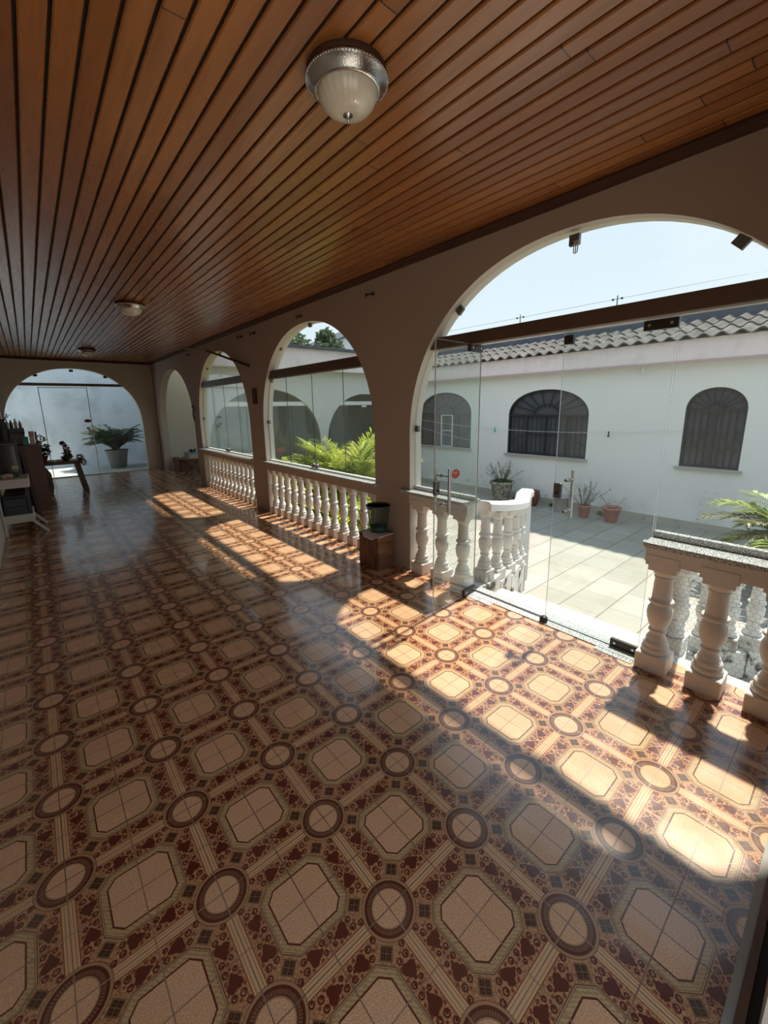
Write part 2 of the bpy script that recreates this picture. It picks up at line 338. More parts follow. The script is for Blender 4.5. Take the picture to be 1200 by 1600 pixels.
# ------------------------------------------------------------------ mesh builder
class MB:
    def __init__(s): s.v = []; s.f = []; s.mi = []; s.sm = []
    def add(s, vs, fs, mi=0, smooth=False):
        o = len(s.v); s.v += [tuple(v) for v in vs]
        for f in fs: s.f.append([i+o for i in f]); s.mi.append(mi); s.sm.append(smooth)
    def box(s, x0, x1, y0, y1, z0, z1, mi=0):
        s.add([(x0,y0,z0),(x1,y0,z0),(x1,y1,z0),(x0,y1,z0),(x0,y0,z1),(x1,y0,z1),(x1,y1,z1),(x0,y1,z1)],
              [(0,3,2,1),(4,5,6,7),(0,1,5,4),(1,2,6,5),(2,3,7,6),(3,0,4,7)], mi)
    def bbox(s, x0, x1, y0, y1, z0, z1, b=0.005, mi=0):
        """box with chamfered vertical and top edges"""
        pts = [(x0+b,y0),(x1-b,y0),(x1,y0+b),(x1,y1-b),(x1-b,y1),(x0+b,y1),(x0,y1-b),(x0,y0+b)]
        cx, cy = (x0+x1)/2, (y0+y1)/2
        def ins(p): return (p[0]+(b if p[0] < cx else -b), p[1]+(b if p[1] < cy else -b))
        rings = [[(*p, z0) for p in pts], [(*p, z1-b) for p in pts], [(*ins(p), z1) for p in pts]]
        vs = sum(rings, []); fs = [tuple(range(7, -1, -1)), tuple(range(16, 24))]
        for r in range(2):
            for k in range(8): fs.append((r*8+k, r*8+(k+1) % 8, (r+1)*8+(k+1) % 8, (r+1)*8+k))
        s.add(vs, fs, mi)
    def obox(s, mat, sx, sy, sz, mi=0):
        """box of half sizes sx, sy, sz under a matrix"""
        vs = [mat @ Vector((x, y, z)) for z in (-sz, sz) for (x, y) in ((-sx,-sy),(sx,-sy),(sx,sy),(-sx,sy))]
        s.add(vs, [(0,3,2,1),(4,5,6,7),(0,1,5,4),(1,2,6,5),(2,3,7,6),(3,0,4,7)], mi)
    def bar(s, p0, p1, w, h, up=(0,0,1), mi=0):
        p0, p1 = Vector(p0), Vector(p1); d = (p1-p0); L = d.length; d.normalize()
        upv = Vector(up)
        if abs(d.dot(upv)) > 0.98: upv = Vector((1,0,0))
        x = d.cross(upv).normalized(); z = x.cross(d)
        m = Matrix(((x.x,d.x,z.x,(p0.x+p1.x)/2),(x.y,d.y,z.y,(p0.y+p1.y)/2),(x.z,d.z,z.z,(p0.z+p1.z)/2),(0,0,0,1)))
        s.obox(m, w/2, L/2, h/2, mi)
    def tube(s, pts, r, n=8, mi=0, cap=True, smooth=True):
        pts = [Vector(p) for p in pts]; k = len(pts); rs = r if isinstance(r, (list, tuple)) else [r]*k
        vs = []; prev = None
        for i, p in enumerate(pts):
            d = (pts[min(i+1, k-1)]-pts[max(i-1, 0)]).normalized()
            a = prev if prev is not None else (Vector((0,0,1)) if abs(d.z) < 0.9 else Vector((1,0,0)))
            x = (a - d*a.dot(d)).normalized(); y = d.cross(x); prev = x
            for j in range(n):
                t = 2*math.pi*j/n; vs.append(p + (x*math.cos(t)+y*math.sin(t))*rs[i])
        fs = []
        for i in range(k-1):
            for j in range(n): fs.append((i*n+j, i*n+(j+1) % n, (i+1)*n+(j+1) % n, (i+1)*n+j))
        s.add(vs, fs, mi, smooth)
        if cap: s.add(vs[:n], [tuple(range(n-1, -1, -1))], mi); s.add(vs[-n:], [tuple(range(n))], mi)
    def lathe(s, prof, c=(0,0,0), n=24, mi=0, smooth=True, flute=0.0, nf=0):
        vs = []
        for (r, z) in prof:
            for j in range(n):
                t = 2*math.pi*j/n; rr = r*(1+flute*math.cos(nf*t)) if nf else r
                vs.append((c[0]+rr*math.cos(t), c[1]+rr*math.sin(t), c[2]+z))
        fs = []
        for i in range(len(prof)-1):
            for j in range(n): fs.append((i*n+j, i*n+(j+1) % n, (i+1)*n+(j+1) % n, (i+1)*n+j))
        s.add(vs, fs, mi, smooth)
        if prof[0][0] > 1e-6: s.add(vs[:n], [tuple(range(n-1, -1, -1))], mi)
        if prof[-1][0] > 1e-6: s.add(vs[-n:], [tuple(range(n))], mi)
    def sphere(s, c, r, n=12, m=8, mi=0, sc=(1,1,1)):
        prof = [(math.sin(math.pi*i/m), -math.cos(math.pi*i/m)) for i in range(m+1)]
        vs = []
        for (a, z) in prof:
            for j in range(n):
                t = 2*math.pi*j/n; vs.append((c[0]+r*sc[0]*a*math.cos(t), c[1]+r*sc[1]*a*math.sin(t), c[2]+r*sc[2]*z))
        fs = [(i*n+j, i*n+(j+1) % n, (i+1)*n+(j+1) % n, (i+1)*n+j) for i in range(m) for j in range(n)]
        s.add(vs, fs, mi, True)
    def prism(s, poly, mapf, t0, t1, mi=0, mside=None):
        """extrude a 2D polygon; mapf(a, b, t) -> xyz"""
        n = len(poly); vs = [mapf(a, b, t0) for a, b in poly]+[mapf(a, b, t1) for a, b in poly]
        s.add(vs, [tuple(range(n-1, -1, -1)), tuple(range(n, 2*n))], mi)
        s.add(vs, [(k, (k+1) % n, n+(k+1) % n, n+k) for k in range(n)], mi if mside is None else mside)
    def build(s, name, mats, parent=None, fix=True):
        me = bpy.data.meshes.new(name); me.from_pydata(s.v, [], s.f)
        if not isinstance(mats, (list, tuple)): mats = [mats]
        for m in mats: me.materials.append(m)
        me.polygons.foreach_set('material_index', s.mi); me.polygons.foreach_set('use_smooth', s.sm)
        me.update()
        if fix:
            import bmesh
            bm = bmesh.new(); bm.from_mesh(me); bmesh.ops.recalc_face_normals(bm, faces=bm.faces); bm.to_mesh(me); bm.free()
        o = bpy.data.objects.new(name, me); COL.objects.link(o)
        if parent is not None: o.parent = parent
        return o

def tag(o, label, cat, group=None, kind=None):
    o['label'] = label; o['category'] = cat
    if group: o['group'] = group
    if kind: o['kind'] = kind
    return o
def thing(name, label, cat, loc=(0,0,0), rz=0.0, group=None, kind=None):
    o = bpy.data.objects.new(name, None); COL.objects.link(o); o.location = loc; o.rotation_euler = (0, 0, rz)
    o.empty_display_size = 0.1
    return tag(o, label, cat, group, kind)
def struct(mb, name, mats, label, cat, parent=None, fix=True):
    o = mb.build(name, mats, parent, fix); return tag(o, label, cat, None, 'structure')
def copy_tree(o, parent=None):
    c = o.copy(); COL.objects.link(c); c.parent = parent
    for ch in list(o.children): copy_tree(ch, c)
    return c
YZ = lambda a, b, t: (t, a, b)      # polygon in Y,Z extruded along X
XZ = lambda a, b, t: (a, t, b)      # polygon in X,Z extruded along Y
XY = lambda a, b, t: (a, b, t)

# ------------------------------------------------------------------ arches
def arch_top(op, s):
    c, a, zs, b = op[:4]; n = 2.12
    d = min(1.0, abs(s-c)/a)
    return zs + b*(1-d**n)**(1/n)
def arch_samples(op, k=48):
    c, a = op[:2]
    return [c - a*math.cos(math.pi*i/k) for i in range(k+1)]
def arch_wall(mb, s0, s1, z0, z1, t0, t1, ops, mapf, mi_rev=1):
    """wall from s0..s1, with arched openings (centre, half width, spring z, rise, bottom z)"""
    cur = s0
    def quad(a, b, za, zb):   # solid pier
        mb.prism([(a, za), (b, za), (b, zb), (a, zb)], mapf, t0, t1)
    for op in sorted(ops):
        c, a, zs, b, zb = op; l, r = c-a, c+a
        quad(cur, l, z0, z1)
        if zb > z0: quad(l, r, z0, zb)
        ss = arch_samples(op)
        for i in range(len(ss)-1):
            p, q = ss[i], ss[i+1]; zp, zq = arch_top(op, p), arch_top(op, q)
            mb.add([mapf(p, zp, t0), mapf(q, zq, t0), mapf(q, z1, t0), mapf(p, z1, t0)], [(0, 1, 2, 3)])
            mb.add([mapf(p, zp, t1), mapf(q, zq, t1), mapf(q, z1, t1), mapf(p, z1, t1)], [(3, 2, 1, 0)])
            mb.add([mapf(p, zp, t0), mapf(q, zq, t0), mapf(q, zq, t1), mapf(p, zp, t1)], [(0, 3, 2, 1)], mi_rev)
        mb.add([mapf(l, z1, t0), mapf(r, z1, t0), mapf(r, z1, t1), mapf(l, z1, t1)], [(0, 1, 2, 3)])
        e = 0.0015   # jamb facing, so the reveal can take a colour brightened for sky light
        mb.add([mapf(l+e, zb, t0), mapf(l+e, zs, t0), mapf(l+e, zs, t1), mapf(l+e, zb, t1)], [(0, 1, 2, 3)], mi_rev)
        mb.add([mapf(r-e, zb, t0), mapf(r-e, zs, t0), mapf(r-e, zs, t1), mapf(r-e, zb, t1)], [(0, 1, 2, 3)], mi_rev)
        cur = r
    quad(cur, s1, z0, z1)
def pane_poly(op, l, r, zb, zt, k=24, inset=0.006):
    """polygon of a pane between l..r, zb..zt, cut to the arch"""
    ss = [l+(r-l)*i/k for i in range(k+1)]
    top = [(s, min(zt, arch_top(op, s)-inset)) for s in ss]
    top = [(s, max(z, zb+0.001)) for s, z in top]
    return [(l, zb), (r, zb)] + top[::-1]

H = 2.84
WX0, WX1 = 2.03, 2.18          # long wall
LX = -1.12                     # left wall
NY = -0.83                     # near wall
FY0, FY1 = 12.0, 12.16         # far wall
CZ = -0.60                     # courtyard level
A_BIG = (0.62, 1.385, 1.30, 1.36, 0.0)
A_TWO = (3.85, 1.325, 1.30, 1.31, 0.0)
A_THREE = (6.95, 1.275, 1.30, 1.305, 0.0)
A_DOOR = (10.10, 1.48, 1.25, 1.29, 0.0)
A_FAR = (0.295, 1.385, 1.30, 1.33, 0.0)

# ------------------------------------------------------------------ room shell
m = MB(); m.box(LX-0.15, WX1+0.02, NY-0.15, FY1, -0.62, 0.0)
struct(m, 'floor', [FLOOR], 'glossy patterned brown tile floor with octagons and roundels', 'floor')
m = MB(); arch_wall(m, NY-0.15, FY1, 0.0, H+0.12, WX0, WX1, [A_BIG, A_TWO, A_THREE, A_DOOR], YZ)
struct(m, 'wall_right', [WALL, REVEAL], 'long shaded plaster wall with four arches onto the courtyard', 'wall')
m = MB(); arch_wall(m, LX-0.15, WX0-0.001, 0.0, H+0.12, FY0, FY1, [A_FAR], XZ)
struct(m, 'wall_far', [WALL_FAR, REVEAL], 'beige end wall around the wide glazed arch', 'wall')
m = MB(); m.box(LX-0.15, LX, NY-0.15, FY0, 0.0, H+0.12)
struct(m, 'wall_left', [REVEAL, REVEAL], 'plain white wall at the left edge of the veranda', 'wall')
A_DAYLIGHT = (-0.33, 0.77, 2.05, 0.70, 0.0)  # unseen opening added behind the camera to let daylight in
m = MB(); arch_wall(m, LX, WX0-0.001, 0.0, H+0.12, NY-0.15, NY, [A_DAYLIGHT], XZ)
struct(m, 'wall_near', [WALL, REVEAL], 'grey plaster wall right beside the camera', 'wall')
m = MB()
BW = 0.0867
n_b = int((WX0-LX)/BW)+1
for i in range(n_b):
    a = LX+i*BW; b = min(a+BW, WX0)
    if b-a < 0.02: continue
    e = 0.006; c = 0.005
    prof = [(a+e, H+0.03), (a+e, H+c), (a+e+c, H), (b-e-c, H), (b-e, H+c), (b-e, H+0.03)]
    m.prism(prof, lambda p, q, t: (p, t, q), NY, FY0)
m.box(LX, WX0, NY, FY0, H+0.012, H+0.06, 1)
struct(m, 'ceiling', [CEIL, GROOVE], 'sloping rows of varnished reddish brown ceiling boards', 'ceiling')
m = MB(); m.box(LX-0.15, 2.52, NY-0.15, FY1+0.05, H+0.13, H+0.22)
struct(m, 'trim_1', [CONCRETE], 'concrete roof slab above the veranda', 'roof')
def crown(name, pts, mapf, t0, t1, label):
    m = MB(); m.prism(pts, mapf, t0, t1); struct(m, name, [CROWN], label, 'trim')
cp = [(0, 0), (0.055, 0), (0.055, -0.012), (0.035, -0.02), (0.022, -0.036), (0.0, -0.046)]
crown('trim_2', cp, lambda a, b, t: (WX0-a, t, H+b), NY, FY0, 'dark wooden crown moulding over the arched wall')
crown('trim_3', cp, lambda a, b, t: (t, FY0-a, H+b), LX, WX0, 'dark wooden crown moulding over the end wall')
m = MB(); m.box(LX, WX0, NY+0.024, NY+0.044, 0.0, 0.010)
struct(m, 'baseboard_near', [M_wood('worn threshold wood', (0.09, 0.035, 0.015), (0.17, 0.07, 0.03), 0)], 'narrow worn wooden strip along the near wall floor', 'baseboard')
m = MB(); m.box(LX, WX0, NY+0.0445, NY+0.066, 0.0, 0.003)
struct(m, 'trim_4', [CONCRETE], 'pale mortar strip at the edge of the tiles', 'trim')
m = MB(); m.box(LX, WX0, NY+0.001, NY+0.023, 0.0, 0.004)
struct(m, 'trim_5', [GROOVE], 'dark gap between near wall and wooden strip', 'trim')

# ------------------------------------------------------------------ balusters
PROF = [(0.066,0.105),(0.073,0.116),(0.0745,0.130),(0.070,0.144),(0.062,0.148),(0.062,0.150),(0.067,0.158),(0.066,0.172),(0.058,0.182),(0.055,0.183),(0.0555,0.197),
        (0.047,0.212),(0.039,0.228),(0.037,0.238),(0.0375,0.240),(0.047,0.244),(0.0485,0.251),(0.046,0.258),(0.039,0.261),(0.043,0.272),(0.054,0.295),(0.063,0.325),(0.0675,0.360),(0.0645,0.390),(0.054,0.409),
        (0.044,0.417),(0.043,0.420),(0.050,0.424),(0.062,0.430),(0.0665,0.440),(0.063,0.450),(0.053,0.454),(0.051,0.456),(0.051,0.470),(0.047,0.560),(0.0455,0.586),(0.0455,0.587),(0.051,0.590),(0.051,0.598),(0.048,0.599),(0.049,0.604),(0.055,0.612),(0.065,0.628),(0.069,0.640)]
def make_baluster(sc, h, mat, parent):
    k = (h-0.05)/0.64
    m = MB(); m.lathe([(r*sc, z*k if z > 0.12 else z) for r, z in PROF], n=24); body = m.build('baluster', mat, parent)
    m = MB(); w = 0.082*sc; m.bbox(-w, w, -w, w, 0.0, 0.108, 0.006); m.build('plinth', mat, body)
    m = MB(); w = 0.07*sc; m.bbox(-w, w, -w, w, h-0.052, h, 0.003); m.build('cap', mat, body)
    return body
def balustrade(name, label, ys, y0, y1, x=2.10, sc=0.92, sill=None, h=0.69, block=False):
    t = thing(name, label, 'balustrade', (x, (y0+y1)/2, 0)); yc = (y0+y1)/2
    first = None
    for y in ys:
        if first is None:
            first = make_baluster(sc, h, BALUSTER, t); o = first
        else:
            o = copy_tree(first, t)
        o.location = (0, y-yc, 0)
    m = MB(); m.bbox(-0.075, 0.078, y0-yc+0.002, y1-yc-0.002, h, 0.787, 0.004)
    if block:
        for y in ys: m.bbox(-0.080, 0.080, max(y-yc-0.085, y0-yc), min(y-yc+0.085, y1-yc), h-0.018, h+0.045, 0.004)
    m.build('top_beam', BALUSTER if block else WALL, t)
    m = MB(); s0, s1 = (sill or (y0-0.03, y1+0.03))
    r = 0.03
    def rounded(xa, xb, ya, yb, rr):
        pts = [(xb, ya), (xb, yb)]
        for i in range(7): q = math.pi/2*i/6; pts.append((xa+rr-rr*math.sin(q), yb-rr+rr*math.cos(q)))
        for i in range(7): q = math.pi/2*i/6; pts.append((xa+rr-rr*math.cos(q), ya+rr-rr*math.sin(q)))
        return pts
    m.prism(rounded(-0.125, -0.0715, s0-yc, s1-yc, r), XY, 0.788, 0.815)
    m.prism([(-0.0714, y0-yc+0.003), (0.10, y0-yc+0.003), (0.10, y1-yc-0.003), (-0.0714, y1-yc-0.003)], XY, 0.788, 0.815)
    g = m.build('sill', GRANITE, t); g['label'] = 'grey speckled granite sill'
    return t
rng = lambda a, b, n: [a+(b-a)*i/(n-1) for i in range(n)]
balustrade('balustrade', 'white balustrade under the arch beside the wooden crate', rng(2.63, 5.08, 13), 2.525, 5.175, sc=0.80, sill=(2.46, 5.26))
balustrade('balustrade', 'white balustrade under the farther arch crossed by the dark pole', rng(5.78, 8.13, 13), 5.675, 8.225, sc=0.76, sill=(5.62, 8.32))
balustrade('balustrade', 'short white balustrade left of the open glass door', [1.895, 1.64, 1.395], 1.30, 2.005, x=2.09, sc=0.95, sill=(1.30, 2.11), block=True)
balustrade('balustrade', 'large near white balustrade at the right edge beside the closed glass door', [-0.125, -0.385, -0.645], -0.765, -0.03, x=2.065, sc=1.0, sill=(-0.82, -0.02), block=True)

# ------------------------------------------------------------------ glazing of the long wall
GX = 2.108
def clamp(parent, y, z, ang, size=0.05, mat=None, x=GX):
    m = MB(); mt = Matrix.Translation((x, y, z)) @ Matrix.Rotation(ang, 4, 'X')
    m.obox(mt, 0.014, size*0.5, size*0.5); m.tube([mt @ Vector((-0.02, 0, 0)), mt @ Vector((0.02, 0, 0))], size*0.16, 8)
    return m.build('clamp', mat or GREY_METAL, parent)
def window(name, op, label, zb, beam, cuts, clamps, midlock=True, mat=GLASS, edge=GLASS_EDGE_DARK, beam_x=(2.065, 2.15)):
    w = thing(name, label, 'window', (0, 0, 0), kind='structure')
    c, a = op[:2]; l, r = c-a+0.004, c+a-0.004
    zb0, zb1 = beam
    def halfw(z):
        n = 2.12; q = max(0.0, min(1.0, (z-op[2])/op[3])); return a*(1-q**n)**(1/n)-0.006
    hw0, hw1 = halfw(zb0), halfw(zb1)
    m = MB(); m.prism([(c-hw0, zb0), (c+hw0, zb0), (c+hw1, zb1), (c-hw1, zb1)], YZ, *beam_x)
    m.prism([(c-hw0+0.01, zb0+0.035), (c+hw0-0.01, zb0+0.035), (c+hw0-0.01, zb0+0.042), (c-hw0+0.01, zb0+0.042)], YZ, beam_x[0]-0.006, beam_x[0])
    b = m.build('beam', BRONZE, w); b['label'] = 'brown metal crossbeam'
    edges = [l]+list(cuts)+[r]
    for i in range(len(edges)-1):
        m = MB(); m.prism(pane_poly(op, edges[i]+0.002, edges[i+1]-0.002, zb+0.02, zb0-0.001), YZ, GX-0.004, GX+0.004, 0, 1)
        m.build('glass_pane', [mat, edge], w)
    fan = [c-hw1]+[c]+[c+hw1]
    for i in range(2):
        m = MB(); m.prism(pane_poly(op, fan[i]+0.002, fan[i+1]-0.002, zb1+0.001, 9), YZ, GX-0.004, GX+0.004, 0, 0)
        m.build('fanlight_pane', [mat, GLASS_EDGE], w)
    m = MB(); m.box(GX-0.02, GX+0.02, l, r, zb, zb+0.022); m.build('bottom_rail', WHITE_ALU, w)
    for y, z, ang in clamps: clamp(w, y, z, ang)
    if midlock:
        m = MB()
        for s in (-1, 1):
            m.bbox(GX-0.03, GX+0.01, c+s*0.045-0.028, c+s*0.045+0.028, zb+0.025, zb+0.075, 0.006)
            m.sphere((GX-0.035, c+s*0.045, zb+0.05), 0.016, 8, 6)
        m.build('latch', GREY_METAL, w)
    return w
window('window_1', A_TWO, 'arched glass window above the balustrade beside the crate', 0.815, (2.02, 2.13), [3.17, 3.85, 4.53],
       [(3.82, 2.59, 0), (3.10, 2.41, 0.6), (4.62, 2.41, -0.6), (5.155, 1.40, 0), (4.97, 2.0, -1.0)])
window('window_2', A_THREE, 'farther arched glass window with the dark pole above it', 0.815, (2.03, 2.14), [6.30, 6.95, 7.55],
       [(6.95, 2.585, 0), (6.2, 2.38, 0.6), (7.72, 2.39, -0.6), (8.21, 1.42, 0)])
# big arch: side panes, beam, fanlights
w = thing('window_3', 'wide glazed arch with brown beam above the two glass doors', 'window', (0, 0, 0), kind='structure')
op = A_BIG; c, a = op[:2]
def halfw(op, z):
    n = 2.12; q = max(0.0, min(1.0, (z-op[2])/op[3])); return op[1]*(1-q**n)**(1/n)-0.006
zb0, zb1 = 2.075, 2.165
m = MB(); h0, h1 = halfw(op, zb0), halfw(op, zb1)
m.prism([(c-h0, zb0), (c+h0, zb0), (c+h1, zb1), (c-h1, zb1)], YZ, 2.065, 2.15)
b = m.build('beam', BRONZE, w); b['label'] = 'brown metal crossbeam'
m = MB(); m.prism([(c-h0+0.02, zb0-0.012), (c+h0-0.02, zb0-0.012), (c+h0-0.02, zb0-0.0005), (c-h0+0.02, zb0-0.0005)], YZ, 2.085, 2.13)
m.build('door_track', WHITE_ALU, w)
for l, r in ((c-a+0.004, -0.034), (1.285, c+a-0.004)):
    m = MB(); m.prism(pane_poly(op, l, r, 0.85, zb0-0.014), YZ, GX-0.004, GX+0.004, 0, 1); m.build('glass_pane', [GLASS_DUSTY, GLASS_EDGE], w)
    m = MB(); m.box(GX-0.022, GX+0.022, l, r, 0.8155, 0.851); g = m.build('glass_channel', GRANITE, w); g['label'] = 'raised granite strip holding the pane'
cuts = [c-h1, -0.25, 0.59, c+h1]
for i in range(3):
    m = MB(); m.prism(pane_poly(op, cuts[i]+0.001, cuts[i+1]-0.001, zb1+0.001, 9), YZ, GX-0.004, GX+0.004, 0, 0); m.build('fanlight_pane', [GLASS, GLASS_EDGE], w)
for y, z, ang in ((1.50, 2.375, -0.75), (0.59, 2.625, 0), (-0.25, 2.385, 0.75)): clamp(w, y, z-0.018, ang, 0.062)
m = MB()
for dy in (-0.012, 0.0, 0.012): m.tube([(GX-0.012, 0.575+dy, 2.60), (GX-0.014, 0.575+dy, 2.53)], 0.0035, 6)
m.tube([(GX-0.014, 0.563, 2.53), (GX-0.014, 0.575, 2.524), (GX-0.014, 0.587, 2.53)], 0.0035, 6)
m.build('hook', WHITE_ALU, w)
clamp(w, 1.988, 1.395, 0, 0.055)
# threshold
m = MB(); m.box(2.03, 2.21, -0.03, 1.285, -0.0005, 0.006); m.box(2.10, 2.125, -0.03, 1.285, 0.006, 0.009, 1); m.box(1.975, 2.03, 1.02, 1.285, -0.0005, 0.004); m.box(1.985, 2.03, -0.03, 0.20, -0.0005, 0.004)
struct(m, 'trim_6', [GRANITE, DARK_METAL], 'grey granite threshold with metal track under the glass doors', 'threshold')

def door_leaf(name, label, loc, rz, W, Ht, bars):
    """leaf in local X (hinge at 0), thickness local Y"""
    d = thing(name, label, 'door', loc, rz, kind='structure')
    m = MB(); m.prism([(0.004, 0.012), (W-0.003, 0.012), (W-0.003, Ht), (0.004, Ht)], XZ, -0.005, 0.005, 0, 1)
    m.build('glass_pane', [GLASS_DOOR, GLASS_EDGE], d)
    for z0, z1 in ((0.012, 0.062), (Ht-0.052, Ht+0.002)):
        m = MB(); m.bbox(0.0, 0.17, -0.016, 0.016, z0, z1, 0.004)
        for xx in (0.03, 0.14): m.tube([(xx, -0.019, (z0+z1)/2), (xx, 0.019, (z0+z1)/2)], 0.008, 8, 1)
        h = m.build('hinge', [DARK_METAL, CHROME], d)
    for s in (-1, 1):
        m = MB(); xh = W-0.10
        if s in bars: m.tube([(xh, s*0.065, 0.81), (xh, s*0.065, 1.15)], 0.0125, 12)
        for z in (0.87, 1.09): m.tube([(xh, s*0.006, z), (xh, s*(0.066 if s in bars else 0.04), z)], 0.008 if s in bars else 0.012, 8); m.tube([(xh, s*0.006, z), (xh, s*0.014, z)], 0.016, 10)
        h = m.build('handle', CHROME, d); h['label'] = 'vertical steel pull bar'
    m = MB(); m.bbox(W-0.055, W-0.001, -0.013, 0.013, 0.955, 1.06, 0.004); m.tube([(W-0.028, -0.02, 0.99), (W-0.028, 0.02, 0.99)], 0.011, 8, 1)
    m.build('lock', [GREY_METAL, DARK_METAL], d)
    return d
# closed leaf: hinge at the right pane
d1 = door_leaf('door_1', 'closed clear glass door leaf beside the large near balustrade', (GX, -0.028, 0.0), math.pi/2, 0.64, 2.055, (-1,))
# open leaf: swung into the room
ANG = math.atan2(1.232-1.275, 1.531-2.105)
m = MB(); m.lathe([(0.028, 0.0), (0.03, 0.03), (0.022, 0.045), (0.0, 0.048)], (0.625, 0.045, 0.0), 16); m.build('floor_bolt', DARK_METAL, d1)
m = MB(); m.bbox(0.575, 0.635, -0.018, 0.018, 1.985, 2.04, 0.004); m.tube([(0.605, -0.03, 2.01), (0.605, 0.03, 2.01)], 0.012, 8); m.build('top_catch', DARK_METAL, d1)
d2 = door_leaf('door_2', 'open clear glass door leaf swung into the room with red sticker', (2.105, 1.275, 0.0), ANG, 0.575, 2.055, (-1, 1))
m = MB(); cx, cz = 0.315, 1.085
pts = [(cx+0.052*math.cos(2*math.pi*i/28), cz+0.036*math.sin(2*math.pi*i/28)) for i in range(28)]
m.prism(pts, XZ, 0.0055, 0.0065)
st = m.build('sticker', M_plain('red sticker', (0.36, 0.035, 0.015), 0.4), d2); st['label'] = 'oval red sticker with pale illegible print'
m = MB()
for i, (a0, b0, hgt) in enumerate(((-0.036, 0.010, 0.018), (-0.024, 0.009, 0.020), (-0.013, 0.010, 0.018), (-0.003, 0.008, 0.022), (0.009, 0.010, 0.018), (0.021, 0.009, 0.016), (-0.018, -0.018, 0.007), (0.004, -0.019, 0.006))):
    m.prism([(cx-a0-0.003, cz+b0-hgt/2), (cx-a0+0.003, cz+b0-hgt/2), (cx-a0+0.004, cz+b0+hgt/2), (cx-a0-0.002, cz+b0+hgt/2)], XZ, 0.0066, 0.0070)
m.build('print', M_plain('pale print', (0.62, 0.30, 0.24), 0.5), st)

# ------------------------------------------------------------------ far glazing
w = thing('window_4', 'wide glazed arch in the end wall behind the rustic table', 'window', (0, 0, 0), kind='structure')
op = A_FAR; c, a = op[:2]; FG = 12.09
zb0, zb1 = 2.215, 2.28; h0, h1 = halfw(op, zb0), halfw(op, zb1)
m = MB(); m.prism([(c-h0, zb0), (c+h0, zb0), (c+h1, zb1), (c-h1, zb1)], XZ, FG-0.04, FG+0.04); m.build('beam', BRONZE, w)
e = [c-a+0.004, -0.39, 0.55, c+a-0.004]
for i in range(3):
    m = MB(); m.prism(pane_poly(op, e[i]+0.003, e[i+1]-0.003, 0.02, zb0-0.002), XZ, FG-0.005, FG+0.005, 0, 1); m.build('glass_pane', [GLASS_FAR, WHITE_ALU], w)
m = MB()
for x in (-0.39, 0.55): m.box(x-0.008, x+0.008, FG-0.010, FG+0.010, 0.02, zb0-0.03)
m.box(-0.39, 0.55, FG-0.012, FG+0.012, zb0-0.045, zb0-0.03)
m.build('frame', WHITE_ALU, w)
for l, r in ((c-h1, c), (c, c+h1)):
    m = MB(); m.prism(pane_poly(op, l+0.002, r-0.002, zb1+0.001, 9), XZ, FG-0.005, FG+0.005, 0, 1); m.build('fanlight_pane', [GLASS_FAR, WHITE_ALU], w)
for x, z in ((-0.40, 2.475), (0.295, 2.605), (0.98, 2.475)):
    m = MB(); m.bbox(x-0.04, x+0.04, FG-0.02, FG+0.02, z-0.05, z+0.005, 0.006); m.build('clamp', DARK_METAL, w)
m = MB(); m.box(0.46, 0.60, FG-0.02, FG+0.02, 1.05, 1.15); m.build('lock', WHITE_ALU, w)
m = MB(); m.sphere((0.45, FG-0.03, 1.18), 0.05, 10, 8); m.build('handle', CHROME, w)
m = MB(); m.prism([(0.47+0.075*math.cos(2*math.pi*i/20), 1.37+0.042*math.sin(2*math.pi*i/20)) for i in range(20)], XZ, FG-0.0075, FG-0.006)
s = m.build('sticker', M_plain('dark red sticker', (0.25, 0.02, 0.015), 0.4), w); s['label'] = 'small oval dark red sticker'
m = MB(); m.box(c-a, c+a, FG-0.03, FG+0.03, 0.0, 0.022)
m.build('bottom_rail', WHITE_ALU, w)
# passage outside the far arch
m = MB(); m.box(-6, 2.10, 14.55, 14.75, -0.05, 4.2)
struct(m, 'wall_passage', [PASSAGE], 'stained bluish grey boundary wall beyond the end arch', 'wall')
m = MB(); m.box(2.105, 2.17, FY1+0.06, 14.75, -0.05, 3.3)  # wall added to keep the sun off the passage floor
struct(m, 'wall_passage_shade', [PASSAGE], 'added side wall shading the passage beyond the end arch', 'wall')
m = MB(); m.box(-6, 2.10, FY1, 14.55, -0.3, -0.01)
struct(m, 'floor_passage', [M_paint('pale passage concrete', (0.55, 0.545, 0.53), (0.26, 0.25, 0.23), 0.5, 2.0)], 'grey concrete passage floor beyond the end arch', 'floor')

m = MB(); m.box(-12, 2.19, -14, NY-0.151, -0.25, -0.02)  # unseen ground, added and kept pale to bounce sun indoors
struct(m, 'floor_bounce', [M_paint('pale bounce ground', (0.56, 0.52, 0.45), (0.34, 0.31, 0.26), 0.4, 1.2)], 'added pale ground bouncing sunlight in behind the camera', 'floor')
m = MB(); m.box(-40, LX-0.151, -30, 40, -0.72, -0.62); m.box(LX-0.151, 60, -30, NY-0.151, -0.72, -0.62)
struct(m, 'ground', [M_paint('bare ground', (0.21, 0.20, 0.175), (0.10, 0.11, 0.07), 0.6, 1.0)], 'grey concrete ground around the house', 'ground')
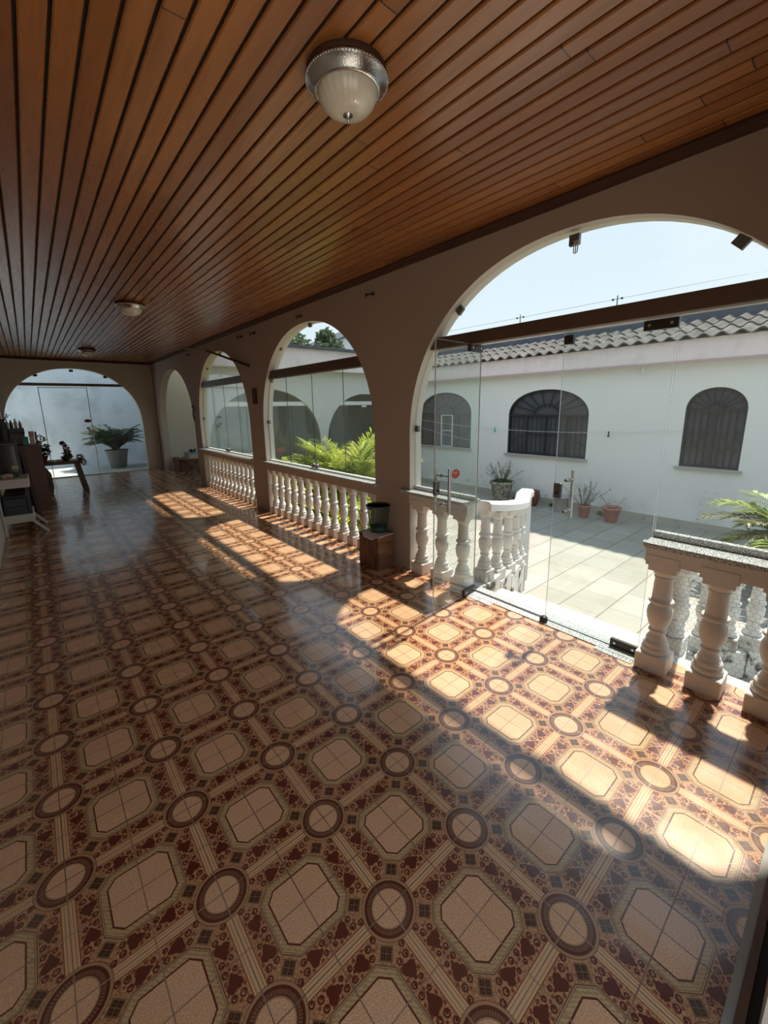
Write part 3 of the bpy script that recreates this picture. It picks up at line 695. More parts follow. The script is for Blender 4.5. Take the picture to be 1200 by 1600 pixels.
# ------------------------------------------------------------------ courtyard shell
m = MB(); m.box(2.20, 8.0, -9.0, 8.6, CZ-0.1, CZ)
struct(m, 'floor_courtyard', [COURT], 'sunlit pale courtyard paving in long rectangular tiles', 'floor')
XO = 8.0
W1 = (0.935, 0.412, 1.46, 0.37, 0.49); W2 = (3.906, 0.93, 1.35, 0.565, 0.47); W3 = (6.84, 0.91, 1.38, 0.57, 0.50)
def M_mouldy_wall():
    g = NG('white wall with mould specks'); p = g.pos(); z = g.sep(p)[2]
    base = g.mix(g.noise(p, 0.5, 3), (0.70, 0.71, 0.70), (0.76, 0.77, 0.765))
    patch = g.remap(g.noise(p, 1.6, 4, 0.6), 0.47, 0.62)
    spots = g.remap(g.noise(g.vmul(p, (1, 1, 1.6)), 11, 6, 0.75), 0.56, 0.62)
    low = g.remap(z, 0.35, -0.35)
    base = g.mix(g.mul(g.mul(g.mul(spots, patch), low), 0.8), base, (0.13, 0.125, 0.11))
    base = g.mix(g.mul(g.mul(patch, low), 0.25), base, (0.45, 0.43, 0.34))
    return g.done(g.bsdf(base, 0.75, 0, g.bump(g.noise(p, 60, 5), 0.1, 0.004), spec=0.3))
WALL_MOULD = M_mouldy_wall()
m = MB(); arch_wall(m, -9.0, 8.6, CZ-0.1, 2.66, XO, XO+0.16, [W1, W2, W3], YZ)
struct(m, 'wall_courtyard', [WALL_MOULD, WHITE_OUT], 'white rendered house wall across the courtyard with barred windows', 'wall')
m = MB(); m.box(XO-0.022, XO, -9.0, 8.6, CZ, CZ+0.13)
struct(m, 'baseboard_courtyard', [M_paint('grimy skirting tile', (0.42, 0.40, 0.35), (0.12, 0.11, 0.09), 0.6, 6)], 'grimy tile skirting at the foot of the courtyard wall', 'baseboard')
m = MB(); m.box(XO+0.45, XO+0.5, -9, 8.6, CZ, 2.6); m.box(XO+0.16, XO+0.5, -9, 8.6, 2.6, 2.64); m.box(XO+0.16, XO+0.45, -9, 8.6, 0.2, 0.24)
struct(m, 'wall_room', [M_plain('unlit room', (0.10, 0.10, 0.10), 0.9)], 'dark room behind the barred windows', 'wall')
def barred_window(op, label, kind):
    c, a, zs, b, zb = op; x = XO+0.05
    t = thing('barred_window', label, 'window', (x, c, zb), group='barred arched windows across the courtyard')
    L = lambda y, z: (y-c, z-zb)
    # frame follows the arch
    ss = arch_samples(op, 32); out = [(c-a, zb)]+[(s, arch_top(op, s)) for s in ss]+[(c+a, zb)]
    m = MB(); k = 0.035
    def inn(p):
        s = (p[0]-c)*(1-k/a)+c
        return (s, p[1]-k if p[1] > zs-0.001 else p[1])
    inner = [(c-a+k, zb+k)]+[(c+(s-c)*(1-k/a), zs+(arch_top(op, s)-zs)*(1-k/b)) for s in ss]+[(c+a-k, zb+k)]
    n = len(out)
    for i in range(n):
        j = (i+1) % n
        q = [L(*out[i]), L(*out[j]), L(*inner[j]), L(*inner[i])]
        m.prism(q, YZ, -0.025, 0.025)
    m.bar((0, -a+k, zs-zb), (0, a-k, zs-zb), 0.05, 0.035)
    m.build('frame', BLACK_METAL, t)
    m = MB(); m.prism([L(*p) for p in out], YZ, 0.045, 0.052); m.build('glass_pane', DARK_PANE, t)
    m = MB(); r = 0.013; hz = zs-zb
    if kind == 'wide':
        cols = [-a+k+ (2*a-2*k)*i/16 for i in range(1, 16)]
        for y in cols: m.tube([(-0.01, y, k), (-0.01, y, hz)], r*0.8, 5)
        for y in (-a*0.5, 0.0, a*0.5): m.bar((-0.012, y, k), (-0.012, y, hz), 0.035, 0.03)
        for s in (-1, 1):
            for (ya, z) in ((0.62, 0.2), (0.74, 0.35), (0.86, 0.5), (0.62, 0.62), (0.74, 0.75), (0.86, 0.28), (0.62, 0.42)):
                m.bar((-0.012, s*a*ya, z*hz/0.88), (-0.012, s*a*(ya+0.12), z*hz/0.88), 0.014, 0.014)
        m.bar((-0.012, -a*0.5, hz*0.52), (-0.012, a*0.5, hz*0.52), 0.02, 0.02)
    else:
        for i in range(1, 8):
            y = -a+k+(2*a-2*k)*i/8; m.tube([(-0.01, y, k), (-0.01, y, hz)], r, 5)
        m.bar((-0.012, 0, k), (-0.012, 0, hz), 0.05, 0.03)
        for z in (0.34, 0.60): m.bar((-0.012, -a+k, z*hz), (-0.012, a-k, z*hz), 0.012, 0.012)
        for s in (-1, 1):
            for q in range(2):
                y0 = s*(0.05+q*0.17)
                m.tube([(-0.012, y0, 0.36*hz), (-0.012, y0+s*0.085, 0.57*hz)], 0.006, 5); m.tube([(-0.012, y0+s*0.17, 0.36*hz), (-0.012, y0+s*0.085, 0.57*hz)], 0.006, 5)
                for z in (0.31, 0.63):
                    m.tube([(-0.014, y0+s*0.085+0.03*math.cos(q2/2), z*hz+0.03*math.sin(q2/2)) for q2 in range(13)], 0.005, 5, cap=False)
    # fan of rays over the transom
    hub = 0.32 if kind == 'wide' else 0.22
    nr = 9
    for i in range(1, nr):
        an = math.pi*i/nr; y1 = math.cos(an)*a*0.97
        z1 = (arch_top(op, c+y1)-zs)*0.97; 
        f = hub
        m.tube([(-0.01, y1*f, hz+z1*f), (-0.01, y1, hz+z1)], r, 5)
    m.tube([(-0.01, math.cos(math.pi*i/14)*a*hub, hz+0.02+math.sin(math.pi*i/14)*b*hub*1.2) for i in range(15)], r, 5)
    m.build('grille', BLACK_METAL, t)
    if kind == 'wide':
        m = MB(); fr = (-a*0.02, a*0.46) if 'left' in label else None
        if fr:
            y0, y1 = -a*0.30, a*0.12
            for (p, q) in (((y0, 0.02), (y1, 0.02)), ((y0, hz*0.5), (y1, hz*0.5)), ((y0, hz-0.03), (y1, hz-0.03)), ((y0, 0.02), (y0, hz-0.03)), ((y1, 0.02), (y1, hz-0.03))):
                m.bar((-0.035, p[0], p[1]), (-0.035, q[0], q[1]), 0.028, 0.02)
            s = m.build('sash', WHITE_ALU, t); s['label'] = 'white inner sash frame'
    m = MB(); m.bbox(-0.12, 0.05, -a-0.05, a+0.05, -0.035, -0.002, 0.004); m.build('sill', CONCRETE, t)
    return t
barred_window(W1, 'narrow barred arched window right of the two wider ones', 'narrow')
barred_window(W2, 'wide black barred arched window above the brown flowerpot', 'wide')
barred_window(W3, 'wide barred arched window at left seen through the open glass door', 'wide')
# fascia, gutter bead, tiled roof, parapet
m = MB(); m.box(7.82, XO-0.001, -9, 8.44, 2.245, 2.61); m.box(7.80, 7.82, -9, 8.44, 2.235, 2.275, 1)
struct(m, 'trim_7', [PINK, M_paint('dusty rose bead', (0.46, 0.34, 0.33), (0.25, 0.2, 0.2), 0.5, 5)], 'pale pink fascia board under the roof tiles', 'fascia')
m = MB()
x0, x1, z0, z1 = 7.72, 9.3, 2.625, 3.12
ny = 17.4; per = 0.235; rows = 3
for rI in range(rows):
    fa, fb = rI/rows, (rI+1)/rows
    vs = []; nn = int(ny/per*8)
    xa, xb = x0+(x1-x0)*fa, x0+(x1-x0)*fb+0.02
    for i in range(nn+1):
        y = -9+i*per/8; wv = 0.032*math.cos(2*math.pi*y/per)
        za = z0+(z1-z0)*fa+wv+0.022; zb = z0+(z1-z0)*fb+wv
        vs += [(xa, y, za-0.02), (xa, y, za), (xb, y, zb), (xb, y, zb-0.02)]
    fs = []
    for i in range(nn):
        for k in range(4): fs.append((i*4+k, i*4+(k+1) % 4, (i+1)*4+(k+1) % 4, (i+1)*4+k))
    m.add(vs, fs, 0, False)
struct(m, 'roof_tiles', [ROOF], 'grey weathered corrugated tiles along the opposite roof', 'roof')
m = MB(); m.box(9.25, 9.45, -9, 8.4, 2.6, 3.24)
struct(m, 'trim_8', [DARK_ROOF], 'dark blue grey parapet behind the roof tiles', 'parapet')
for i, (y, lb) in enumerate(((5.50, 'left electric fence post above the dark parapet'), (3.17, 'right electric fence post above the dark parapet'))):
    t = thing('fence_post', lb, 'fence post', (9.35, y, 3.24), group='electric fence posts on the opposite roof')
    m = MB(); m.tube([(0, 0, 0), (0, 0, 0.62)], 0.012, 6); m.build('post', GREY_METAL, t)
    for z in (0.16, 0.40, 0.55):
        for s in (-1, 1):
            m = MB(); m.tube([(0, 0, z), (0, s*0.07, z)], 0.006, 5); m.sphere((0, s*0.09, z), 0.026, 8, 6); m.build('insulator', DARK_METAL, t)
for z, lb in ((0.55, 'upper electric fence wire over the opposite roof'), (0.40, 'lower electric fence wire over the opposite roof')):
    m = MB(); m.tube([(9.35, -9, 3.24+z), (9.35, 8.4, 3.24+z)], 0.0035, 4); tag(m.build('fence_wire', GREY_METAL), lb, 'wire')
m = MB(); m.tube([(7.90, 2.05, 2.235), (7.90, 2.05, 2.13)], 0.022, 10); m.tube([(7.90, 2.05, 2.14), (7.86, 2.05, 2.10)], 0.02, 8)
tag(m.build('drain_spout', WHITE_ALU), 'short white drain spout under the pink fascia', 'spout')

# wing at the end of the courtyard
WY = 8.6
WA = (3.72, 1.42, 0.75, 1.30, CZ); WB = (6.66, 1.30, 0.70, 1.26, CZ)
m = MB(); arch_wall(m, WX1+0.001, 9.2, CZ-0.1, 3.0, WY, WY+0.15, [WA, WB], XZ)
struct(m, 'wall_wing', [WHITE_OUT, REVEAL], 'white wing wall with two dark glazed arches behind the palms', 'wall')
m = MB(); m.box(WX1+0.001, 9.2, 8.32, WY, 2.50, 3.0); m.box(3.45, 9.2, 8.22, 12.4, 3.0, 3.06, 1); m.box(WX1+0.001, 3.45, 8.22, 8.76, 3.0, 3.06, 1)
sk = NG('translucent sheet'); tl_ = sk.n('ShaderNodeBsdfTranslucent'); tl_.inputs['Color'].default_value = (0.55, 0.55, 0.52, 1); SHEET = sk.done(tl_.outputs[0])
m2 = MB(); m2.box(WX1+0.001, 3.449, 8.761, 12.0, 3.0, 3.01); struct(m2, 'trim_11', [SHEET], 'translucent daylight sheet added over the space beyond the doorway arch', 'daylight sheet')  # sheet added to spread soft daylight over the back wall
struct(m, 'trim_9', [PINK, DARK_ROOF], 'pale pink fascia of the wing roof', 'fascia')
WHITE_IN = M_paint('plain inner paint', (0.76, 0.74, 0.68), (0.45, 0.42, 0.38), 0.2, 2)
m = MB(); m.box(WX1+0.001, 9.2, 12.0, 12.16, CZ-0.1, 3.0); m.box(9.05, 9.2, WY+0.15, 12.0, CZ, 3.0)
struct(m, 'wall_back', [WHITE_IN], 'pale inner back wall seen through the doorway arch', 'wall')
m = MB(); m.box(WX1+0.02, 3.35, WY+0.15, 12.0, CZ, 0.0); m.box(3.35, 9.05, WY+0.15, 12.0, CZ-0.1, CZ)
struct(m, 'floor_wing', [M_plain('wing floor tile', (0.30, 0.19, 0.13), 0.25)], 'brown tiled floor beyond the doorway arch', 'floor')
def wing_window(name, op, label):
    w = thing(name, label, 'window', (0, 0, 0), kind='structure'); c, a = op[:2]; y = WY+0.07
    zb0, zb1 = 1.66, 1.76
    def hw(z): return halfw(op, z)
    m = MB(); m.prism([(c-hw(zb0), zb0), (c+hw(zb0), zb0), (c+hw(zb1), zb1), (c-hw(zb1), zb1)], XZ, y-0.04, y+0.04); m.build('beam', WHITE_ALU, w)
    ed = [c-a+0.004, c-0.65, c, c+0.65, c+a-0.004]
    for i in range(4):
        m = MB(); m.prism(pane_poly(op, ed[i]+0.003, ed[i+1]-0.003, CZ+0.02, zb0-0.002), XZ, y-0.005, y+0.005, 0, 1); m.build('glass_pane', [GLASS_WING, GLASS_EDGE_DARK], w)
    m = MB(); m.prism(pane_poly(op, c-hw(zb1), c+hw(zb1), zb1+0.002, 9), XZ, y-0.005, y+0.005, 0, 1); m.build('fanlight_pane', [GLASS_FAR, GLASS_EDGE_DARK], w)
    m = MB(); m.box(c-0.10, c+0.06, y-0.025, y+0.025, zb0-0.06, zb0-0.005); m.box(c-0.09, c-0.06, y-0.05, y-0.02, 0.45, 0.85); m.build('hardware', WHITE_ALU, w)
    return w
w5 = wing_window('window_5', WA, 'left dark glazed arch of the wing behind the yellow palm')
m = MB(); m.prism([(4.0+0.10*math.cos(2*math.pi*i/20), 0.58+0.055*math.sin(2*math.pi*i/20)) for i in range(20)], XZ, WY+0.060, WY+0.064)
s = m.build('sticker', M_plain('faded red sticker', (0.55, 0.16, 0.11), 0.4), w5); s['label'] = 'small oval faded red sticker'
wing_window('window_6', WB, 'right dark glazed arch of the wing behind the green palm')

# ------------------------------------------------------------------ stairs and stair railings
STONE = M_paint('pale stair stone', (0.60, 0.56, 0.48), (0.30, 0.26, 0.2), 0.4, 4)
m = MB()
for k in range(3): m.box(2.301, 2.62+0.32*k, 0.08, 1.33+0.05*k, CZ+0.0005, -0.15*(k+1))
struct(m, 'stairs', [STONE], 'pale stone steps down from the glass doors to the courtyard', 'stairs')
m = MB(); m.box(WX1+0.021, 2.30, 1.285, 8.6, CZ, -0.002); m.box(WX1+0.021, 2.30, -2, -0.03, CZ, -0.002)
struct(m, 'trim_10', [WHITE_WORN], 'white plinth edge outside the balustrades', 'trim')
MOULDY = M_paint('mould stained white paint', (0.58, 0.58, 0.55), (0.045, 0.04, 0.035), 0.95, 7.0, thr=(0.50, 0.60))
def stair_rail(label, bal, rail, h, post):
    """bal: baluster feet (x, y, z); rail: handrail top points; post: (x, y, ztop)"""
    ox, oy = bal[0][0], bal[0][1]
    t = thing('stair_railing', label, 'railing', (ox, oy, 0)); first = None
    for (x, y, z) in bal:
        if first is None: first = make_baluster(0.88, h, WHITE_WORN, t); ob = first
        else: ob = copy_tree(first, t)
        ob.location = (x-ox, y-oy, z)
    P = [Vector((x-ox, y-oy, z)) for x, y, z in rail]
    def cr(f):
        k = min(int(f), len(P)-2); q = f-k
        p0, p1, p2, p3 = P[max(k-1, 0)], P[k], P[k+1], P[min(k+2, len(P)-1)]
        return 0.5*((2*p1)+(p2-p0)*q+(2*p0-5*p1+4*p2-p3)*q*q+(3*p1-p0-3*p2+p3)*q**3)
    m = MB(); n = 40; vs = []; w = 0.085
    for i in range(n+1):
        f = i/n*(len(P)-1); p = cr(f); d = (cr(min(f+0.02, len(P)-1))-cr(max(f-0.02, 0))); sd = Vector((-d.y, d.x, 0)).normalized()
        for (o, dz) in ((-w, -0.085), (w, -0.085), (w, -0.022), (w*0.7, 0.0), (-w*0.7, 0.0), (-w, -0.022)): vs.append(p+sd*o+Vector((0, 0, dz)))
    fs = [(i*6+k, i*6+(k+1) % 6, (i+1)*6+(k+1) % 6, (i+1)*6+k) for i in range(n) for k in range(6)]
    m.add(vs, fs); m.add(vs[:6], [(5, 4, 3, 2, 1, 0)]); m.add(vs[-6:], [(0, 1, 2, 3, 4, 5)])
    m.build('handrail', WHITE_OUT, t)
    m = MB(); m.bbox(post[0]-ox-0.06, post[0]-ox+0.06, post[1]-oy-0.06, post[1]-oy+0.06, CZ+0.001, post[2], 0.006); m.build('end_post', WHITE_OUT, t)
    for i, (x, y, z) in enumerate(bal):       # one stepped block of curb under each baluster
        nx, ny = (bal[i+1][0], bal[i+1][1]) if i+1 < len(bal) else (post[0]-0.061, post[1])
        if z-CZ < 0.03: continue
        m = MB(); d = Vector((nx-x, ny-y, 0)); L = d.length; d.normalize(); sd = Vector((-d.y, d.x, 0))*0.085
        a0 = Vector((x-ox, y-oy, 0))-d*0.075; a1 = Vector((nx-ox, ny-oy, 0))-d*(0.076 if i+1 < len(bal) else 0.0)
        m.prism([tuple((a0+sd).xy), tuple((a0-sd).xy), tuple((a1-sd).xy), tuple((a1+sd).xy)], XY, CZ+0.001, z-0.001); m.build('curb', MOULDY, t)
    return t
stair_rail('white stair railing with flared handrail left of the courtyard steps',
           [(2.385, 1.375, 0.0), (2.66, 1.43, -0.08), (3.00, 1.53, -0.15), (3.32, 1.64, -0.21), (3.62, 1.76, -0.27)],
           [(2.29, 1.35, 0.775), (2.66, 1.43, 0.695), (3.00, 1.53, 0.625), (3.32, 1.64, 0.565), (3.60, 1.75, 0.52), (3.76, 1.82, 0.575), (3.95, 1.89, 0.575)], 0.69, (3.86, 1.86, 0.485))
stair_rail('white stair railing seen through chicken wire right of the courtyard steps',
           [(2.40, -0.13, -0.02), (2.76, -0.06, -0.20), (3.10, -0.01, -0.37), (3.27, -0.13, -0.37), (3.43, -0.27, -0.37), (3.56, -0.40, -0.36)],
           [(2.29, -0.14, 0.68), (2.76, -0.06, 0.50), (3.08, -0.01, 0.335), (3.27, -0.13, 0.335), (3.43, -0.27, 0.335), (3.58, -0.42, 0.40), (3.85, -0.56, 0.52)], 0.615, (3.78, -0.53, 0.41))
def chicken_wire(label, x, y0, y1, z0, z1, cell=0.031):
    m = MB(); s = cell/math.sqrt(3); done = set()
    cols = int((y1-y0)/cell)+1; rws = int((z1-z0)/(1.5*s))+1
    jit = {}
    def J(p):
        k = (round(p[0], 4), round(p[1], 4))
        if k not in jit: jit[k] = (x+random.uniform(-0.01, 0.01), p[0]+random.uniform(-0.003, 0.003), p[1]+random.uniform(-0.003, 0.003))
        return k
    for r in range(rws):
        for cI in range(cols):
            cy = y0+cell*(cI+0.5*(r % 2)); cz = z0+1.5*s*r
            vs = [(cy+s*math.sin(math.pi/3*k), cz+s*math.cos(math.pi/3*k)) for k in range(6)]
            for k in range(6):
                a, b = J(vs[k]), J(vs[(k+1) % 6])
                if (a, b) in done or (b, a) in done: continue
                if not all(y0-0.005 <= q[0] <= y1 and z0-0.005 <= q[1] <= z1 for q in (a, b)): continue
                done.add((a, b)); m.tube([jit[a], jit[b]], 0.0007, 3, cap=False, smooth=False)
    o = m.build('chicken_wire', WIRE, None, False); return tag(o, label, 'wire mesh', None, 'thing')
chicken_wire('hexagonal chicken wire behind the large near balustrade', 2.195, -0.80, -0.03, 0.0, 0.69)
chicken_wire('hexagonal chicken wire behind the short balustrade left of the open door', 2.205, 1.30, 2.0, 0.0, 0.69)

# ------------------------------------------------------------------ ceiling lamps
def ceiling_lamp(label, loc):
    t = thing('ceiling_lamp', label, 'ceiling lamp', loc, group='dome ceiling lamps')
    m = MB(); m.lathe([(0.150, -0.001), (0.152, -0.010), (0.146, -0.022)], n=40); m.build('backplate', CROWN, t)
    m = MB(); m.lathe([(0.145, -0.016), (0.153, -0.026), (0.156, -0.034), (0.150, -0.038), (0.139, -0.048), (0.128, -0.062), (0.124, -0.068), (0.117, -0.071), (0.112, -0.066)], n=48)
    for i in range(84):
        an = 2*math.pi*i/84; m.sphere((0.1545*math.cos(an), 0.1545*math.sin(an), -0.034), 0.0045, 5, 4)
    r = m.build('rim', SILVER, t); r['label'] = 'beaded silver rim'
    m = MB(); pr = []
    for i in range(15):
        q = i/14*math.pi/2; pr.append((0.114*math.cos(q)**0.8 if i < 14 else 0.0, -0.062-0.078*math.sin(q)))
    m.lathe(pr, n=96, flute=0.010, nf=24); d = m.build('shade', FROST, t); d['label'] = 'frosted ribbed glass bowl'
    m = MB(); m.lathe([(0.0, -0.165), (0.005, -0.160), (0.008, -0.153), (0.005, -0.148), (0.019, -0.142), (0.018, -0.136), (0.009, -0.133)], n=16); m.build('finial', CHROME, t)
    return t
l0 = ceiling_lamp('nearest dome lamp with beaded silver rim on the board ceiling', (0.44, 0.69, H))
for lb, y in (('middle dome lamp halfway down the board ceiling', 5.08), ('farthest dome lamp near the end wall', 9.75)):
    o = copy_tree(l0); o.location = (0.44, y, H); o['label'] = lb

# ------------------------------------------------------------------ things on the long wall
t = thing('picture', 'small dark picture in brown frame between two arches', 'picture', (WX0, 5.40, 1.79))
m = MB()
for (a, b, c_, d) in ((-0.06, 0.06, 0.085, 0.115), (-0.06, 0.06, -0.115, -0.085), (-0.06, -0.035, -0.085, 0.085), (0.035, 0.06, -0.085, 0.085)): m.box(-0.022, -0.001, a, b, c_, d)
m.build('frame', CROWN, t)
m = MB(); m.box(-0.012, -0.002, -0.035, 0.035, -0.085, 0.085); m.build('canvas', M_plain('dark painting', (0.10, 0.075, 0.06), 0.5, 0, 0.8, 18), t)
def hook(y, z, lb, s=1.0):
    m = MB(); x = WX0
    m.tube([(x, y-0.05*s, z), (x-0.018, y-0.02*s, z+0.004), (x-0.016, y+0.03*s, z+0.008)], 0.006*s, 6)
    m.sphere((x-0.012, y-0.055*s, z+0.002), 0.016*s, 8, 6); m.sphere((x-0.014, y+0.045*s, z+0.012), 0.013*s, 8, 6)
    m.tube([(x-0.014, y+0.045*s, z+0.012), (x-0.016, y+0.05*s, z-0.02)], 0.005*s, 6)
    tag(m.build('wall_hook', DARK_METAL), lb, 'hook', 'rusty hooks high on the arched wall')
hook(2.55, 2.66, 'rusty wall hook between the big arch and the next one')
hook(5.80, 2.69, 'left of two rusty wall hooks above the small picture', 1.3)
hook(5.32, 2.68, 'right of two rusty wall hooks above the small picture', 1.3)
hook(3.93, 2.685, 'rusty wall hook at the crown of the arch above the crate balustrade')
hook(8.52, 2.70, 'farthest rusty wall hook beside the dark pole end', 1.2)
m = MB(); m.tube([(WX0, 8.50, 1.60), (WX0-0.03, 8.50, 1.62), (WX0-0.035, 8.50, 1.66)], 0.012, 6); m.sphere((WX0-0.035, 8.5, 1.67), 0.028, 8, 6)
m.tube([(WX0-0.03, 8.52, 1.62), (WX0-0.03, 8.56, 1.50), (WX0-0.02, 8.54, 1.38)], 0.012, 6)
tag(m.build('coat_hook', DARK_METAL), 'dark coat hook on the pier left of the farther window', 'hook')
m = MB(); m.tube([(WX0-0.012, 5.52, 2.245), (1.955, 7.0, 2.60), (1.93, 7.10, 2.625)], [0.020, 0.017, 0.017], 8); m.tube([(1.93, 7.10, 2.625), (1.74, 8.02, 2.775)], [0.016, 0.012], 8, 1)
tag(m.build('curtain_pole', [CROWN, M_plain('pale pole end', (0.30, 0.22, 0.17), 0.5)]), 'dark bent pole slanting from the wall up to the ceiling', 'pole')

# ------------------------------------------------------------------ crate, cloth, basket
CRATE = M_wood('worn crate wood', (0.075, 0.024, 0.011), (0.21, 0.085, 0.040), 2, 4.5, 0.6, 7)
CRATE_L = M_wood('scuffed crate wood', (0.13, 0.06, 0.03), (0.33, 0.20, 0.12), 0, 4, 0.65, 5)
t = thing('wooden_crate', 'worn reddish wooden crate on the floor by the pier', 'crate', (1.868, 2.335, 0), math.radians(4))
hw, hd, hh = 0.108, 0.130, 0.345
for nm, mt, boxes in (('front_board', CRATE, [(-hw-0.012, -hw, -hd+i*0.0868, -hd+(i+1)*0.0868-0.002, 0.012 if i != 1 else 0.0, hh-0.004*i) for i in range(3)]),
                      ('side_board', CRATE_L, [(-hw, hw, -hd-0.012, -hd, 0.0, 0.115), (-hw, hw, -hd-0.012, -hd, 0.118, 0.232), (-hw, hw, -hd-0.012, -hd, 0.235, hh)]),
                      ('back_board', CRATE, [(hw, hw+0.012, -hd, hd, 0.0, hh)]), ('rear_side_board', CRATE, [(-hw, hw, hd, hd+0.012, 0.0, hh)]),
                      ('lid', CRATE, [(-hw-0.012, hw+0.012, -hd-0.012, hd+0.012, hh, hh+0.010)])):
    for bx in boxes:
        m = MB(); m.bbox(*bx, 0.003); m.build(nm, mt, t)
# folded white sheet drooping over the crate's front edge
m = MB(); vs = []; nu, nv = 14, 10
for i in range(nu+1):
    for j in range(nv+1):
        a_ = -0.14+0.30*i/nu; b_ = -0.02+0.155*j/nv
        wv = 0.004*math.sin(i*1.1)+0.003*math.sin(j*2+i)
        z = hh+0.017+wv; y_ = 2.335-0.07+a_*0.9; x_ = 1.868-0.125+0.20*(j/nv)
        lim = 0.035*max(0, math.sin(math.pi*i/nu))
        if j < 3: x_ = 1.868-0.130-0.012*(2-j)*math.sin(math.pi*i/nu); z -= lim*(3-j)/3
        vs.append((x_, y_, z))
fs = [(i*(nv+1)+j, (i+1)*(nv+1)+j, (i+1)*(nv+1)+j+1, i*(nv+1)+j+1) for i in range(nu) for j in range(nv)]
m.add(vs, fs, 0, True); cl = m.build('cloth', M_plain('pale lilac cloth', (0.66, 0.60, 0.60), 0.8), None, False)
sol = cl.modifiers.new('thickness', 'SOLIDIFY'); sol.thickness = 0.004
tag(cl, 'folded pale cloth lying on the wooden crate under the basket', 'cloth')
GREEN_P = M_plain('dark green plastic', (0.018, 0.060, 0.048), 0.4, 0, 0.1)
t = thing('wastebasket', 'dark green lattice plastic wastebasket standing on the crate', 'basket', (1.875, 2.30, hh+0.029))
R0, R1, HB = 0.080, 0.116, 0.262
m = MB()
for i in range(30):
    an = 2*math.pi*i/30; m.tube([(R0*math.cos(an), R0*math.sin(an), 0.0), (R1*math.cos(an), R1*math.sin(an), HB)], 0.0028, 4, cap=False)
for k in range(1, 14):
    z = HB*k/14; r = R0+(R1-R0)*k/14; m.tube([(r*math.cos(2*math.pi*i/30), r*math.sin(2*math.pi*i/30), z) for i in range(31)], 0.0026, 4, cap=False)
m.build('lattice_wall', GREEN_P, t)
m = MB(); m.lathe([(R1-0.002, HB-0.006), (R1+0.009, HB-0.004), (R1+0.011, HB+0.006), (R1+0.004, HB+0.010), (R1-0.004, HB+0.006), (R1-0.002, HB-0.006)], n=32); m.build('rim', GREEN_P, t)
m = MB(); m.lathe([(0.0, 0.004), (R0-0.004, 0.004), (R0+0.006, 0.055), (R0+0.010, 0.055), (R0+0.002, 0.0), (0.0, 0.0)], n=32); m.build('base', GREEN_P, t)

# ------------------------------------------------------------------ plants
PALM_Y = M_leaf('yellow green palm leaf', (0.58, 0.54, 0.06), (0.27, 0.38, 0.05))
PALM_G = M_leaf('green palm leaf', (0.20, 0.32, 0.07), (0.42, 0.45, 0.09))
PALM_D = M_leaf('dark palm leaf', (0.030, 0.060, 0.022), (0.075, 0.115, 0.045))
LEAF_T = M_leaf('tree leaf', (0.055, 0.095, 0.05), (0.13, 0.18, 0.10))
STEM = M_plain('green stem', (0.16, 0.20, 0.05), 0.5)
def frond(m, base, az, length, lift, droop, mi=0, nl=22, wid=0.022, ll=0.30):
    pts = []; p = Vector(base); el = lift; d = Vector((math.cos(az), math.sin(az), 0)); st = length/14
    for i in range(15):
        pts.append(p.copy()); p = p+(d*math.cos(el)+Vector((0, 0, math.sin(el))))*st; el -= droop/14
    m.tube(pts, [0.007*(1-0.8*i/14) for i in range(15)], 4, mi, cap=False)
    side = Vector((-d.y, d.x, 0))
    for k in range(nl):
        f = 0.22+0.78*k/nl; q = f*13.99; i = int(q); b = pts[i].lerp(pts[i+1], q-i); tan = (pts[i+1]-pts[i]).normalized()
        for s in (-1, 1):
            L = ll*length*(0.55+0.6*math.sin(math.pi*min(1, f*0.95)))*random.uniform(0.85, 1.1)
            dr = (tan*0.75+side*s*0.8+Vector((0, 0, random.uniform(-0.05, 0.28)))).normalized()
            mid = b+dr*L*0.5; tip = b+dr*L+Vector((0, 0, -0.18*L)); nrm = dr.cross(side*s)
            wv = dr.cross(Vector((0, 0, 1))).normalized()*wid*0.5
            m.add([b, mid+wv, tip, mid-wv], [(0, 1, 2, 3)], mi)
def palm(label, loc, n, L, mats, pot=None, lift=(0.6, 1.4), droop=1.6, z0=0.0, wid=0.022, spread=0.05, seed=1, group=None):
    random.seed(seed)
    t = thing('potted_palm' if pot else 'areca_palm', label, 'palm', loc, group=group)
    base_z = z0
    if pot: 
        r0, r1, hp, pm = pot
        m = MB(); m.lathe([(r0*0.9, 0.0), (r0, 0.01), (r1*0.97, hp*0.9), (r1*1.06, hp*0.91), (r1*1.06, hp), (r1*0.94, hp), (r1*0.92, hp*0.9)], n=28); m.build('pot', pm, t)
        m = MB(); m.lathe([(0.0, hp*0.90), (r1*0.93, hp*0.90)], n=20); m.build('soil', M_plain('dark soil', (0.035, 0.026, 0.02), 0.95), t)
        base_z = hp*0.9
    m = MB()
    for i in range(n):
        az = 2*math.pi*i/n*1.618+random.uniform(-0.3, 0.3); r = random.uniform(0, spread)
        frond(m, (r*math.cos(az), r*math.sin(az), base_z), az, L*random.uniform(0.7, 1.05), random.uniform(*lift), droop*random.uniform(0.7, 1.2), random.choice(range(len(mats))), wid=wid)
    m.build('fronds', mats, t, False)
    m = MB()
    for i in range(max(4, n//4)):
        an = random.uniform(0, 6.28); r = random.uniform(0, spread); m.tube([(r*math.cos(an), r*math.sin(an), base_z-0.02), (r*1.6*math.cos(an), r*1.6*math.sin(an), base_z+0.35*L)], [0.016, 0.009], 6)
    m.build('stems', STEM, t, False)
    return t
